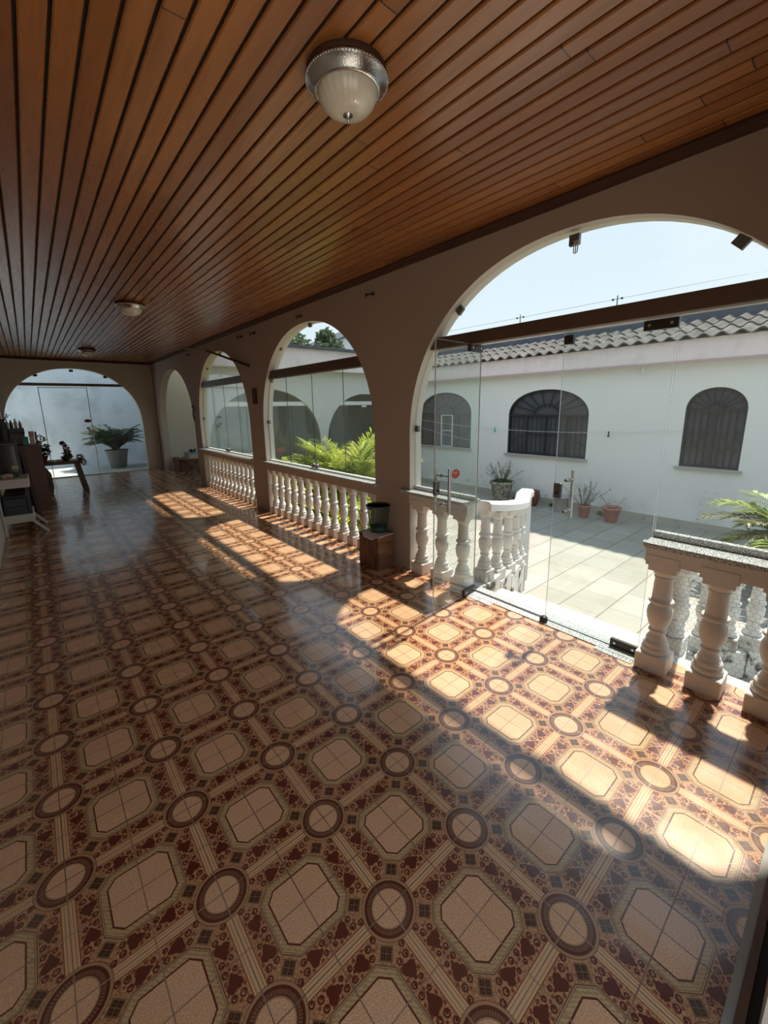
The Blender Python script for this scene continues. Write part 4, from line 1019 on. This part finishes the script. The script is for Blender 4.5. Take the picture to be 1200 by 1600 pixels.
palm('low yellow green areca palm under the left wing arch', (3.80, 6.85, CZ), 80, 1.55, [PALM_Y, PALM_Y, PALM_G], lift=(0.8, 1.55), droop=1.4, spread=0.28, seed=3, wid=0.042)
palm('taller green areca palm at the right of the wing arches', (4.80, 6.85, CZ), 90, 1.78, [PALM_G, PALM_Y, PALM_G], lift=(1.1, 1.56), droop=1.1, spread=0.30, seed=5, wid=0.042)
palm('bushy yellow green areca palm close behind the crate balustrade', (3.55, 5.65, CZ), 60, 1.05, [PALM_G, PALM_Y], lift=(0.7, 1.5), droop=1.5, spread=0.25, seed=9, wid=0.036)
palm('dark potted palm in pale pot beyond the end arch', (1.15, 13.30, -0.01), 80, 0.94, [PALM_D, PALM_D, M_leaf('dusky palm leaf', (0.07, 0.11, 0.04), (0.13, 0.17, 0.07))], pot=(0.20, 0.28, 0.52, M_plain('grey clay pot', (0.24, 0.24, 0.23), 0.8)), lift=(1.0, 1.57), droop=1.35, seed=11, wid=0.034)
palm('potted palm in white pot at the right edge of the courtyard', (5.75, -0.36, CZ), 30, 0.85, [PALM_G, M_leaf('brownish palm leaf', (0.22, 0.20, 0.08), (0.13, 0.15, 0.05))], pot=(0.22, 0.32, 0.66, WHITE_OUT), lift=(0.5, 1.5), droop=1.6, seed=13, wid=0.03)

def scatter(m, c, r, n, size, mi=0, sq=1.0):
    for _ in range(n):
        d = Vector((random.gauss(0, 1), random.gauss(0, 1), random.gauss(0, 1))).normalized()*random.uniform(0.4, 1.0)**0.5
        p = Vector(c)+Vector((d.x*r, d.y*r, d.z*r*sq)); a = Vector((random.gauss(0, 1), random.gauss(0, 1), random.gauss(0, 0.6))).normalized()
        b = a.cross(Vector((random.gauss(0, 1), random.gauss(0, 1), random.gauss(0, 1)))).normalized(); s = size*random.uniform(0.6, 1.3)
        m.add([p-a*s, p+b*s*0.45, p+a*s, p-b*s*0.45], [(0, 1, 2, 3)], mi)
def tree(label, x, y, ztop, r, seed):
    random.seed(seed)
    t = thing('tree', label, 'tree', (x, y, CZ), group='trees behind the wing roof')
    m = MB()
    for i in range(14):
        an = random.uniform(0, 6.28); q = random.uniform(0, r*0.75); rr = r*random.uniform(0.28, 0.5)
        scatter(m, (q*math.cos(an), q*math.sin(an), ztop-CZ-rr-abs(q)*0.7-random.uniform(0, 0.5)), rr, 260, 0.10)
    m.build('crown', LEAF_T, t, False)
    m = MB(); m.tube([(0, 0, 0), (0.08, 0.05, 2.2), (0.0, 0.1, ztop-CZ-0.9)], [0.16, 0.12, 0.05], 8)
    for an in (0.3, 2.2, 4.1): m.tube([(0.06, 0.05, 2.4), (0.7*math.cos(an), 0.7*math.sin(an), ztop-CZ-1.0)], [0.06, 0.02], 6)
    m.build('trunk', M_wood('bark', (0.07, 0.05, 0.035), (0.15, 0.11, 0.08), 2), t)
tree('left leafy green tree rising behind the wing roof', 7.0, 14.0, 4.95, 1.25, 21)
tree('right leafy green tree rising behind the wing roof', 8.9, 14.0, 4.85, 1.0, 22)
# neighbour house
t = thing('house', 'white gabled neighbour house behind the wing roof', 'house', (11.6, 15.6, CZ))
m = MB(); m.prism([(-1.6, 0), (2.5, 0), (2.5, 6.6), (-1.6, 5.0)], XZ, -0.6, 3.0); m.build('wall', WHITE_OUT, t)
m = MB(); m.prism([(-1.75, 4.94), (2.5, 6.60), (2.5, 6.70), (-1.75, 5.04)], XZ, -0.75, 3.0); m.build('roof', DARK_ROOF, t)

# courtyard flowerpots
def pot_profile(r0, r1, h, lip=0.05):
    return [(r0*0.92, 0), (r0, 0.008), (r1, h*(1-lip*3)), (r1*1.12, h*(1-lip*2.8)), (r1*1.13, h), (r1*0.98, h), (r1*0.95, h*0.88), (0.0, h*0.86)]
def twig_plant(m, z, n, L, seed, leaf=0.035, mi=0, ml=1, leaves=7):
    random.seed(seed)
    for i in range(n):
        an = random.uniform(0, 6.28); el = random.uniform(0.6, 1.5); d = Vector((math.cos(an)*math.cos(el), math.sin(an)*math.cos(el), math.sin(el)))
        p0 = Vector((0.03*math.cos(an), 0.03*math.sin(an), z)); l = L*random.uniform(0.6, 1.1); p1 = p0+d*l*0.5; p2 = p1+(d+Vector((random.uniform(-.3, .3), random.uniform(-.3, .3), 0.1))).normalized()*l*0.5
        m.tube([p0, p1, p2], [0.006, 0.004, 0.002], 4, mi, cap=False)
        for k in range(2):
            q = p1.lerp(p2, random.uniform(0, 0.6)); e_ = (d+Vector((random.uniform(-.9, .9), random.uniform(-.9, .9), random.uniform(-.2, .5)))).normalized()
            m.tube([q, q+e_*l*0.22, q+e_*l*0.3+Vector((0, 0, l*0.06))], [0.003, 0.002, 0.0015], 4, mi, cap=False)
        for k in range(leaves):
            q = p0.lerp(p2, random.uniform(0.35, 1.0)); a = Vector((random.gauss(0, 1), random.gauss(0, 1), random.gauss(0, 0.7))).normalized(); b = a.cross(Vector((0.3, 0.2, 1))).normalized(); s = leaf*random.uniform(0.6, 1.2)
            m.add([q, q+a*s*0.5+b*s*0.25, q+a*s, q+a*s*0.5-b*s*0.25], [(0, 1, 2, 3)], ml)
TERRA = M_plain('terracotta red plastic', (0.42, 0.16, 0.13), 0.55, 0, 0.1)
BROWNPOT = M_plain('glazed brown pot', (0.16, 0.055, 0.035), 0.3, 0, 0.2)
MOSSPOT = M_paint('mossy stone pot', (0.42, 0.40, 0.34), (0.10, 0.09, 0.07), 0.9, 16, thr=(0.45, 0.6))
TWIG = M_plain('brown twig', (0.12, 0.09, 0.06), 0.8)
SPARSE = M_leaf('sparse leaf', (0.12, 0.16, 0.06), (0.22, 0.24, 0.10))
DRYLEAF = M_leaf('grey dry leaf', (0.20, 0.17, 0.13), (0.12, 0.12, 0.09))
SOIL = M_plain('potting soil', (0.045, 0.033, 0.025), 0.95)
def potted(label, loc, prof, mat, plant=None, moss=None):
    t = thing('flowerpot', label, 'flowerpot', loc, group='flowerpots along the courtyard wall')
    m = MB(); m.lathe(prof, n=26); m.build('pot', mat, t)
    h = prof[-1][1]; r = prof[-2][0]
    if moss:
        random.seed(31); m = MB(); scatter(m, (0, 0, h+0.03), moss, 420, 0.035, 0, 0.35); m.build('ground_cover', SPARSE, t, False)
    else:
        m = MB(); m.lathe([(0.0, h+0.004), (r*0.99, h+0.004)], n=20); m.build('soil', SOIL, t)
    if plant:
        m = MB(); twig_plant(m, h, *plant[:4], leaves=plant[5] if len(plant) > 5 else 7); m.build('plant', [TWIG, plant[4]], t, False)
    return t
potted('tall mossy stone flowerpot with green plant under the wide window', (7.52, 4.62, CZ), [(0.155, 0), (0.17, 0.02), (0.25, 0.40), (0.285, 0.42), (0.285, 0.47), (0.25, 0.47), (0.24, 0.42), (0.0, 0.41)], MOSSPOT, (26, 0.55, 41, 0.045, SPARSE, 14), 0.22)
potted('round empty brown glazed flowerpot right of the mossy one', (7.62, 3.90, CZ), [(0.10, 0), (0.11, 0.01), (0.165, 0.15), (0.175, 0.24), (0.155, 0.30), (0.165, 0.33), (0.15, 0.33), (0.14, 0.27), (0.0, 0.26)], BROWNPOT)
potted('pale grey bucket behind the door lock', (7.58, 3.20, CZ), [(0.155, 0), (0.16, 0.01), (0.175, 0.30), (0.182, 0.30), (0.182, 0.32), (0.165, 0.32), (0.16, 0.28), (0.0, 0.27)], M_plain('lilac grey plastic', (0.38, 0.36, 0.38), 0.6))
potted('small red flowerpot with bare branching plant', (7.42, 2.66, CZ), pot_profile(0.08, 0.115, 0.25), TERRA, (18, 0.58, 43, 0.045, DRYLEAF, 12))
potted('wider red flowerpot with one thin twig', (7.45, 2.17, CZ), pot_profile(0.10, 0.15, 0.29), TERRA, (2, 0.45, 47, 0.03, DRYLEAF, 3))
# weeds and clothes lines
random.seed(55)
for y0, x0, lb in ((4.25, 7.86, 'low weeds growing between the mossy and brown pots'), (3.35, 7.86, 'low weeds at the wall right of the brown pot'), (2.40, 7.84, 'low weeds between the two red pots')):
    m = MB()
    for k in range(4): scatter(m, (x0+random.uniform(-0.05, 0.02), y0+random.uniform(-0.2, 0.2), CZ+0.035), 0.06, 50, 0.03, 0, 0.5)
    tag(m.build('weeds', SPARSE, None, False), lb, 'weeds', kind='stuff')
def line(pts, name, lb):
    m = MB(); m.tube(pts, 0.004, 5, cap=False); return tag(m.build(name, M_plain('nylon line', (0.62, 0.64, 0.64), 0.5)), lb, 'clothes line')
def sag(p, q, s, n=20):
    p, q = Vector(p), Vector(q); return [p.lerp(q, i/n)+Vector((0, 0, -s*4*(i/n)*(1-i/n))) for i in range(n+1)]
L1 = sag((7.9, 7.78, 1.235), (7.97, 1.36, 1.10), 0.15); line(L1, 'clothes_line', 'upper pale clothes line strung across the courtyard windows')
line(sag((7.9, 7.7, 1.02), (7.97, 5.95, 0.72), 0.02), 'clothes_line', 'lower clothes line across the left barred window')
for y, mat, lb in ((5.14, M_plain('green plastic peg', (0.05, 0.45, 0.32), 0.4), 'green clothes peg on the courtyard line'), (2.53, DARK_METAL, 'dark clothes peg on the courtyard line')):
    i = min(range(len(L1)), key=lambda k: abs(L1[k].y-y)); z = L1[i].z
    m = MB(); m.bar((7.905, y-0.012, z+0.03), (7.905, y+0.012, z-0.08), 0.012, 0.02, (1, 0, 0)); m.bar((7.92, y+0.012, z+0.03), (7.92, y-0.012, z-0.08), 0.012, 0.02, (1, 0, 0))
    tag(m.build('clothes_peg', mat), lb, 'clothes peg', 'clothes pegs')

# ------------------------------------------------------------------ left side: cart, monitor, printer, cabinet
WHITE_L = M_plain('white laminate', (0.62, 0.60, 0.55), 0.4, 0, 0.05)
BLACK_P = M_plain('black plastic', (0.012, 0.012, 0.013), 0.35)
GREY_P = M_plain('dark grey plastic', (0.030, 0.034, 0.038), 0.45)
t = thing('printer_cart', 'white two-shelf printer cart against the left wall', 'cart', (-0.95, 6.65, 0))
m = MB(); m.bbox(-0.165, 0.17, -0.30, 0.30, 0.635, 0.75, 0.006); m.build('top_shelf', WHITE_L, t)
m = MB(); m.bbox(-0.165, 0.16, -0.30, 0.30, 0.17, 0.275, 0.006); m.build('lower_shelf', WHITE_L, t)
m = MB(); m.bbox(-0.165, -0.145, -0.30, 0.30, 0.275, 0.635, 0.003); m.build('back_panel', WHITE_L, t)
for y in (-0.27, 0.27):
    m = MB(); m.bar((0.12, y, 0.20), (0.27, y, 0.012), 0.03, 0.03); m.tube([(0.27, y, 0.0), (0.27, y, 0.02)], 0.018, 8); m.build('leg', WHITE_L, t)
    m = MB(); m.bar((-0.14, y, 0.20), (-0.15, y, 0.0), 0.03, 0.03); m.build('leg', WHITE_L, t)
    m = MB(); m.bar((0.13, y, 0.635), (0.13, y, 0.275), 0.02, 0.03); m.build('upright', BLACK_P, t)
t = thing('printer', 'dark grey printer on the lower shelf of the white cart', 'printer', (-0.955, 6.62, 0.276))
m = MB(); m.bbox(-0.13, 0.125, -0.24, 0.22, 0.0, 0.23, 0.015); m.build('body', GREY_P, t)
m = MB(); m.bbox(-0.12, 0.115, -0.22, 0.20, 0.231, 0.25, 0.006); m.build('lid', BLACK_P, t)
m = MB(); m.bbox(-0.09, 0.09, -0.262, -0.241, 0.05, 0.11, 0.004); m.build('paper_tray', BLACK_P, t)
t = thing('monitor', 'black box monitor on top of the white cart', 'monitor', (-0.965, 6.72, 0.752))
m = MB(); m.bbox(-0.14, 0.13, -0.12, 0.16, 0.03, 0.47, 0.012); m.build('case', BLACK_P, t)
m = MB(); m.bbox(-0.11, 0.10, -0.124, -0.121, 0.07, 0.43, 0.003); m.build('screen', M_plain('dark screen', (0.006, 0.006, 0.007), 0.08), t)
m = MB(); m.bbox(-0.10, 0.09, -0.10, 0.12, 0.0, 0.03, 0.004); m.build('stand', BLACK_P, t)
m = MB()
for k in range(3): m.sphere((-1.02+k*0.03, 6.45+0.02*k, 0.785+0.01*(k % 2)), 0.034, 10, 7, 0, (1.0, 1.2, 0.9))
tag(m.build('paper_bag', M_plain('beige paper', (0.42, 0.33, 0.24), 0.8), None), 'crumpled beige paper bag on the white cart top', 'bag')
m = MB(); m.bbox(-0.93, -0.86, 6.595, 6.5955, 0.86, 0.90, 0.0002)
tag(m.build('note', M_plain('yellowed paper note', (0.50, 0.42, 0.24), 0.8)), 'small yellowed note stuck to the black monitor', 'note')
CAB = M_wood('red brown cabinet wood', (0.085, 0.028, 0.013), (0.15, 0.052, 0.024), 2, 4, 0.4, 6)
CAB_D = M_wood('dark cabinet edge', (0.045, 0.025, 0.018), (0.085, 0.045, 0.03), 2, 4, 0.45, 6)
t = thing('cabinet', 'red brown wooden cabinet behind the white cart, books on top', 'cabinet', (-0.84, 8.25, 0))
m = MB(); m.prism([(0.105, 0.0), (0.272, 0.0), (0.262, 1.085), (0.045, 1.085)], XZ, -0.35, -0.31); m.build('side_panel', CAB, t)
m = MB(); m.prism([(0.065, 0.0), (0.104, 0.0), (0.044, 1.085), (-0.015, 1.085)], XZ, -0.36, -0.31); g = m.build('panel_edge', CAB_D, t); g['label'] = 'dark bevelled panel edge'
m = MB(); m.bbox(-0.27, 0.265, -0.31, 0.35, 1.06, 1.085, 0.003); m.build('top', CAB_D, t)
m = MB(); m.bbox(0.245, 0.265, -0.309, 0.35, 0.0, 1.059, 0.003); m.build('front_panel', CAB, t)
m = MB(); m.bbox(-0.27, 0.244, 0.33, 0.35, 0.0, 1.059, 0.003); m.build('rear_panel', CAB, t)
for z in (0.35, 0.70):
    m = MB(); m.bbox(-0.27, 0.243, -0.30, 0.329, z, z+0.02, 0.002); m.build('shelf', CAB_D, t)
ZT = 1.0865
def book(lb, x0, x1, y0, y1, z0, z1, c, band=None, group='books on the brown cabinet'):
    t = thing('book', lb, 'book', ((x0+x1)/2, (y0+y1)/2, z0), group=group)
    hx, hy, hz = (x1-x0)/2, (y1-y0)/2, z1-z0
    m = MB(); m.box(-hx+0.003, hx-0.003, -hy+0.002, hy-0.004, 0.003, hz-0.004); m.build('pages', M_plain('page paper', (0.55, 0.50, 0.42), 0.8), t)
    m = MB(); m.box(-hx, -hx+0.003, -hy, hy, 0, hz); m.box(hx-0.003, hx, -hy, hy, 0, hz); m.box(-hx, hx, -hy, -hy+0.002, 0, hz)
    if band: m.box(-hx-0.0005, hx+0.0005, -hy-0.0008, -hy+0.001, hz*0.08, hz*0.62, 1)
    m.build('cover', [M_plain('book cover', c, 0.5)]+([M_plain('spine band', band, 0.5)] if band else []), t)
book('teal book at the front right of the cabinet top', -0.785, -0.715, 7.95, 8.13, ZT, ZT+0.135, (0.02, 0.20, 0.22), (0.03, 0.26, 0.20))
book('thick cream and pink book beside the teal book', -0.700, -0.635, 7.97, 8.22, ZT, ZT+0.215, (0.48, 0.24, 0.22), (0.52, 0.44, 0.36))
book('thin dark red book at the cabinet edge', -0.628, -0.600, 7.97, 8.22, ZT, ZT+0.205, (0.16, 0.03, 0.03))
t = thing('box', 'grey cardboard box on the cabinet left of the teal book', 'box', (-0.86, 8.36, ZT))
m = MB(); m.bbox(-0.11, 0.11, -0.10, 0.10, 0, 0.17, 0.003); m.build('body', M_plain('grey card', (0.33, 0.34, 0.33), 0.7), t)
m = MB(); m.bbox(-0.113, 0.113, -0.103, 0.103, 0.171, 0.20, 0.003); m.build('lid', M_plain('dark card lid', (0.13, 0.08, 0.06), 0.7), t)
m = MB(); m.bbox(-0.975, -0.745, 8.26, 8.46, ZT+0.2015, ZT+0.262, 0.003)
tag(m.build('tray', BLACK_P), 'black tray stacked on the grey cardboard box', 'tray')
for k, (x, r, h, c, lb) in enumerate(((-0.945, 0.022, 0.13, (0.45, 0.42, 0.34), 'cream bottle at the left end of the black tray'), (-0.895, 0.024, 0.12, (0.05, 0.07, 0.08), 'dark bottle second in the black tray'),
                                      (-0.840, 0.022, 0.14, (0.55, 0.51, 0.43), 'tall pale bottle in the middle of the black tray'), (-0.785, 0.022, 0.11, (0.30, 0.20, 0.18), 'brownish bottle at the right end of the black tray'))):
    t = thing('bottle', lb, 'bottle', (x, 8.33, ZT+0.263), group='bottles in the black tray')
    m = MB(); m.lathe([(r, 0), (r, h*0.7), (r*0.5, h*0.82), (r*0.45, h)], n=14); m.build('body', M_plain('bottle glaze', c, 0.35), t)
    m = MB(); m.lathe([(r*0.5, h), (r*0.5, h*1.1), (0, h*1.1)], n=12); m.build('cap', BLACK_P, t)
t = thing('vase', 'black vase with dried twigs on the cabinet', 'vase', (-1.005, 8.03, ZT))
m = MB(); m.lathe([(0.06, 0), (0.075, 0.05), (0.08, 0.20), (0.06, 0.34), (0.045, 0.40), (0.055, 0.42), (0.045, 0.42), (0.035, 0.38), (0.0, 0.37)], n=20); m.build('body', BLACK_P, t)
m = MB(); twig_plant(m, 0.38, 10, 0.22, 61, 0.04, leaves=4); m.build('twigs', [TWIG, DRYLEAF], t, False)

# rustic table beyond the cabinet
RUST = M_wood('rustic dark wood', (0.07, 0.040, 0.025), (0.17, 0.10, 0.06), 0, 4, 0.55, 6)
t = thing('rustic_table', 'rustic dark wood table in front of the end arch', 'table', (-0.42, 9.72, 0))
m = MB(); m.prism([(-0.62, -0.22), (0.45, -0.20), (0.48, -0.05), (0.46, 0.22), (-0.62, 0.24)], XY, 0.575, 0.64); m.build('tabletop', RUST, t)
for x, y, dx in ((0.40, -0.13, 0.07), (0.40, 0.15, 0.07)):
    m = MB(); m.bar((x-0.02, y, 0.575), (x+dx, y, 0.0), 0.08, 0.09); m.build('leg', RUST, t)
LOG = M_wood('gnarled bark', (0.05, 0.035, 0.025), (0.22, 0.15, 0.10), 2, 6, 0.8, 5)
for y in (-0.12, 0.14):
    m = MB(); m.tube([(-0.16, y, 0.0), (-0.12, y, 0.16), (-0.15, y, 0.36), (-0.24, y, 0.573)], [0.085, 0.075, 0.10, 0.075], 10); g = m.build('leg', LOG, t); g['label'] = 'gnarled log leg'
RED_F = M_leaf('dark red petal', (0.22, 0.01, 0.03), (0.12, 0.008, 0.025)); WHITE_F = M_leaf('white petal', (0.45, 0.44, 0.42), (0.30, 0.32, 0.28))
t = thing('potted_flower', 'dark potted plant with crimson flowers on the rustic table', 'potted plant', (-0.21, 9.62, 0.641))
m = MB(); m.lathe([(0.05, 0), (0.075, 0.07), (0.08, 0.09), (0.07, 0.09), (0.0, 0.08)], n=16); m.build('pot', BLACK_P, t)
m = MB(); random.seed(71)
for p, r in (((0.0, 0, 0.33), 0.05), ((0.03, 0, 0.26), 0.06), ((0.05, 0.0, 0.18), 0.055), ((-0.02, 0, 0.36), 0.035)): scatter(m, p, r, 70, 0.022)
m.build('flowers', RED_F, t, False)
m = MB(); scatter(m, (0.05, -0.02, 0.08), 0.07, 100, 0.03, 0, 0.7); scatter(m, (0.03, 0, 0.14), 0.07, 60, 0.03)
for k in range(4): m.tube([(0, 0, 0.08), (0.02*k-0.02, 0.0, 0.32)], 0.004, 4, cap=False)
m.build('leaves', SPARSE, t, False)
t = thing('trailing_plant', 'pale trailing plant hanging over the right end of the rustic table', 'plant', (0.02, 9.575, 0.641))
m = MB(); m.lathe([(0.035, 0), (0.05, 0.05), (0.0, 0.045)], n=14); m.build('pot', BROWNPOT, t)
m = MB(); random.seed(73); scatter(m, (0.0, -0.02, 0.06), 0.06, 90, 0.025); scatter(m, (0.04, -0.13, -0.03), 0.05, 110, 0.022, 0, 1.5); m.build('leaves', WHITE_F, t, False)
t = thing('potted_herb', 'leafy green potted plant at the left of the rustic table', 'potted plant', (-0.56, 9.80, 0.641))
m = MB(); m.lathe(pot_profile(0.06, 0.085, 0.11), n=18); m.build('pot', BROWNPOT, t)
m = MB(); random.seed(75); scatter(m, (0, 0, 0.19), 0.14, 260, 0.035, 0, 0.65); scatter(m, (0.07, 0, 0.28), 0.08, 60, 0.03); 
m.tube([(0, 0, 0.1), (0.02, 0, 0.55)], 0.005, 4, cap=False); scatter(m, (0.02, 0, 0.44), 0.07, 34, 0.03, 0, 1.4); m.build('leaves', PALM_D, t, False)
for x, y, r, lb in ((-0.46, 9.59, 0.075, 'white dish on the rustic table left of the flowers'), (-0.31, 9.60, 0.05, 'small white dish next to the crimson flowers')):
    m = MB(); m.lathe([(r*0.55, 0), (r*0.6, 0.004), (r, 0.03), (r*0.97, 0.033), (r*0.55, 0.008), (0, 0.007)], n=22)
    o = m.build('dish', M_plain('white glaze', (0.68, 0.68, 0.66), 0.2)); o.location = (x, y, 0.641); tag(o, lb, 'dish', 'dishes on the rustic table')

# ------------------------------------------------------------------ beyond the doorway arch
DKW = M_wood('dark red stool wood', (0.09, 0.026, 0.015), (0.18, 0.06, 0.032), 2, 4, 0.45, 6)
t = thing('folding_stool', 'dark folding stool with crossed legs in the doorway arch', 'stool', (2.32, 10.05, 0), math.radians(0))
for y in (-0.17, 0.17):
    m = MB(); m.bar((-0.20, y, 0.0), (0.16, y, 0.40), 0.035, 0.05); m.build('leg', DKW, t)
    m = MB(); m.bar((0.18, y*0.82, 0.0), (-0.18, y*0.82, 0.40), 0.035, 0.05); m.build('leg', DKW, t)
m = MB(); m.bbox(-0.22, 0.20, -0.20, 0.20, 0.40, 0.435, 0.01); m.build('seat', DKW, t)
t = thing('storage_chest', 'low dark brown wooden chest in the doorway arch', 'chest', (2.575, 11.15, 0))
m = MB(); m.bbox(-0.40, 0.34, -0.32, 0.32, 0.0, 0.30, 0.012); m.build('body', DKW, t)
m = MB(); m.bbox(-0.41, 0.35, -0.33, 0.33, 0.301, 0.335, 0.008); m.build('lid', CAB_D, t)
m = MB(); m.tube([(2.22, 10.95, 0.362), (2.30, 10.98, 0.40), (2.42, 10.98, 0.41), (2.56, 10.98, 0.372)], [0.02, 0.03, 0.03, 0.02], 8)
tag(m.build('rag', M_plain('pale pink rag', (0.55, 0.44, 0.42), 0.85)), 'pale twisted rag on the dark chest', 'rag')
m = MB(); vs = []; 
m.bbox(2.16, 2.54, 9.87, 10.24, 0.436, 0.52, 0.02)
tag(m.build('printed_cloth', M_plain('printed cream cloth', (0.52, 0.45, 0.34), 0.85, 0, 0.35, 12)), 'cream printed cloth draped over the folding stool', 'cloth')
m = MB(); m.bbox(2.15, 2.48, 9.92, 10.26, 0.521, 0.575, 0.02)
tag(m.build('folded_cloth', M_plain('blue grey cloth', (0.22, 0.28, 0.34), 0.85, 0, 0.3, 10)), 'folded blue grey cloth on top of the cream printed cloth', 'cloth')
m = MB(); m.sphere((2.32, 10.10, 0.605), 0.075, 14, 8, 0, (1.0, 1.3, 0.4)); m.sphere((2.28, 10.03, 0.63), 0.03, 10, 6); m.sphere((2.37, 10.03, 0.63), 0.03, 10, 6)
tag(m.build('bundle', BLACK_P), 'small black bundle lying on the folded blue grey cloth', 'bundle')
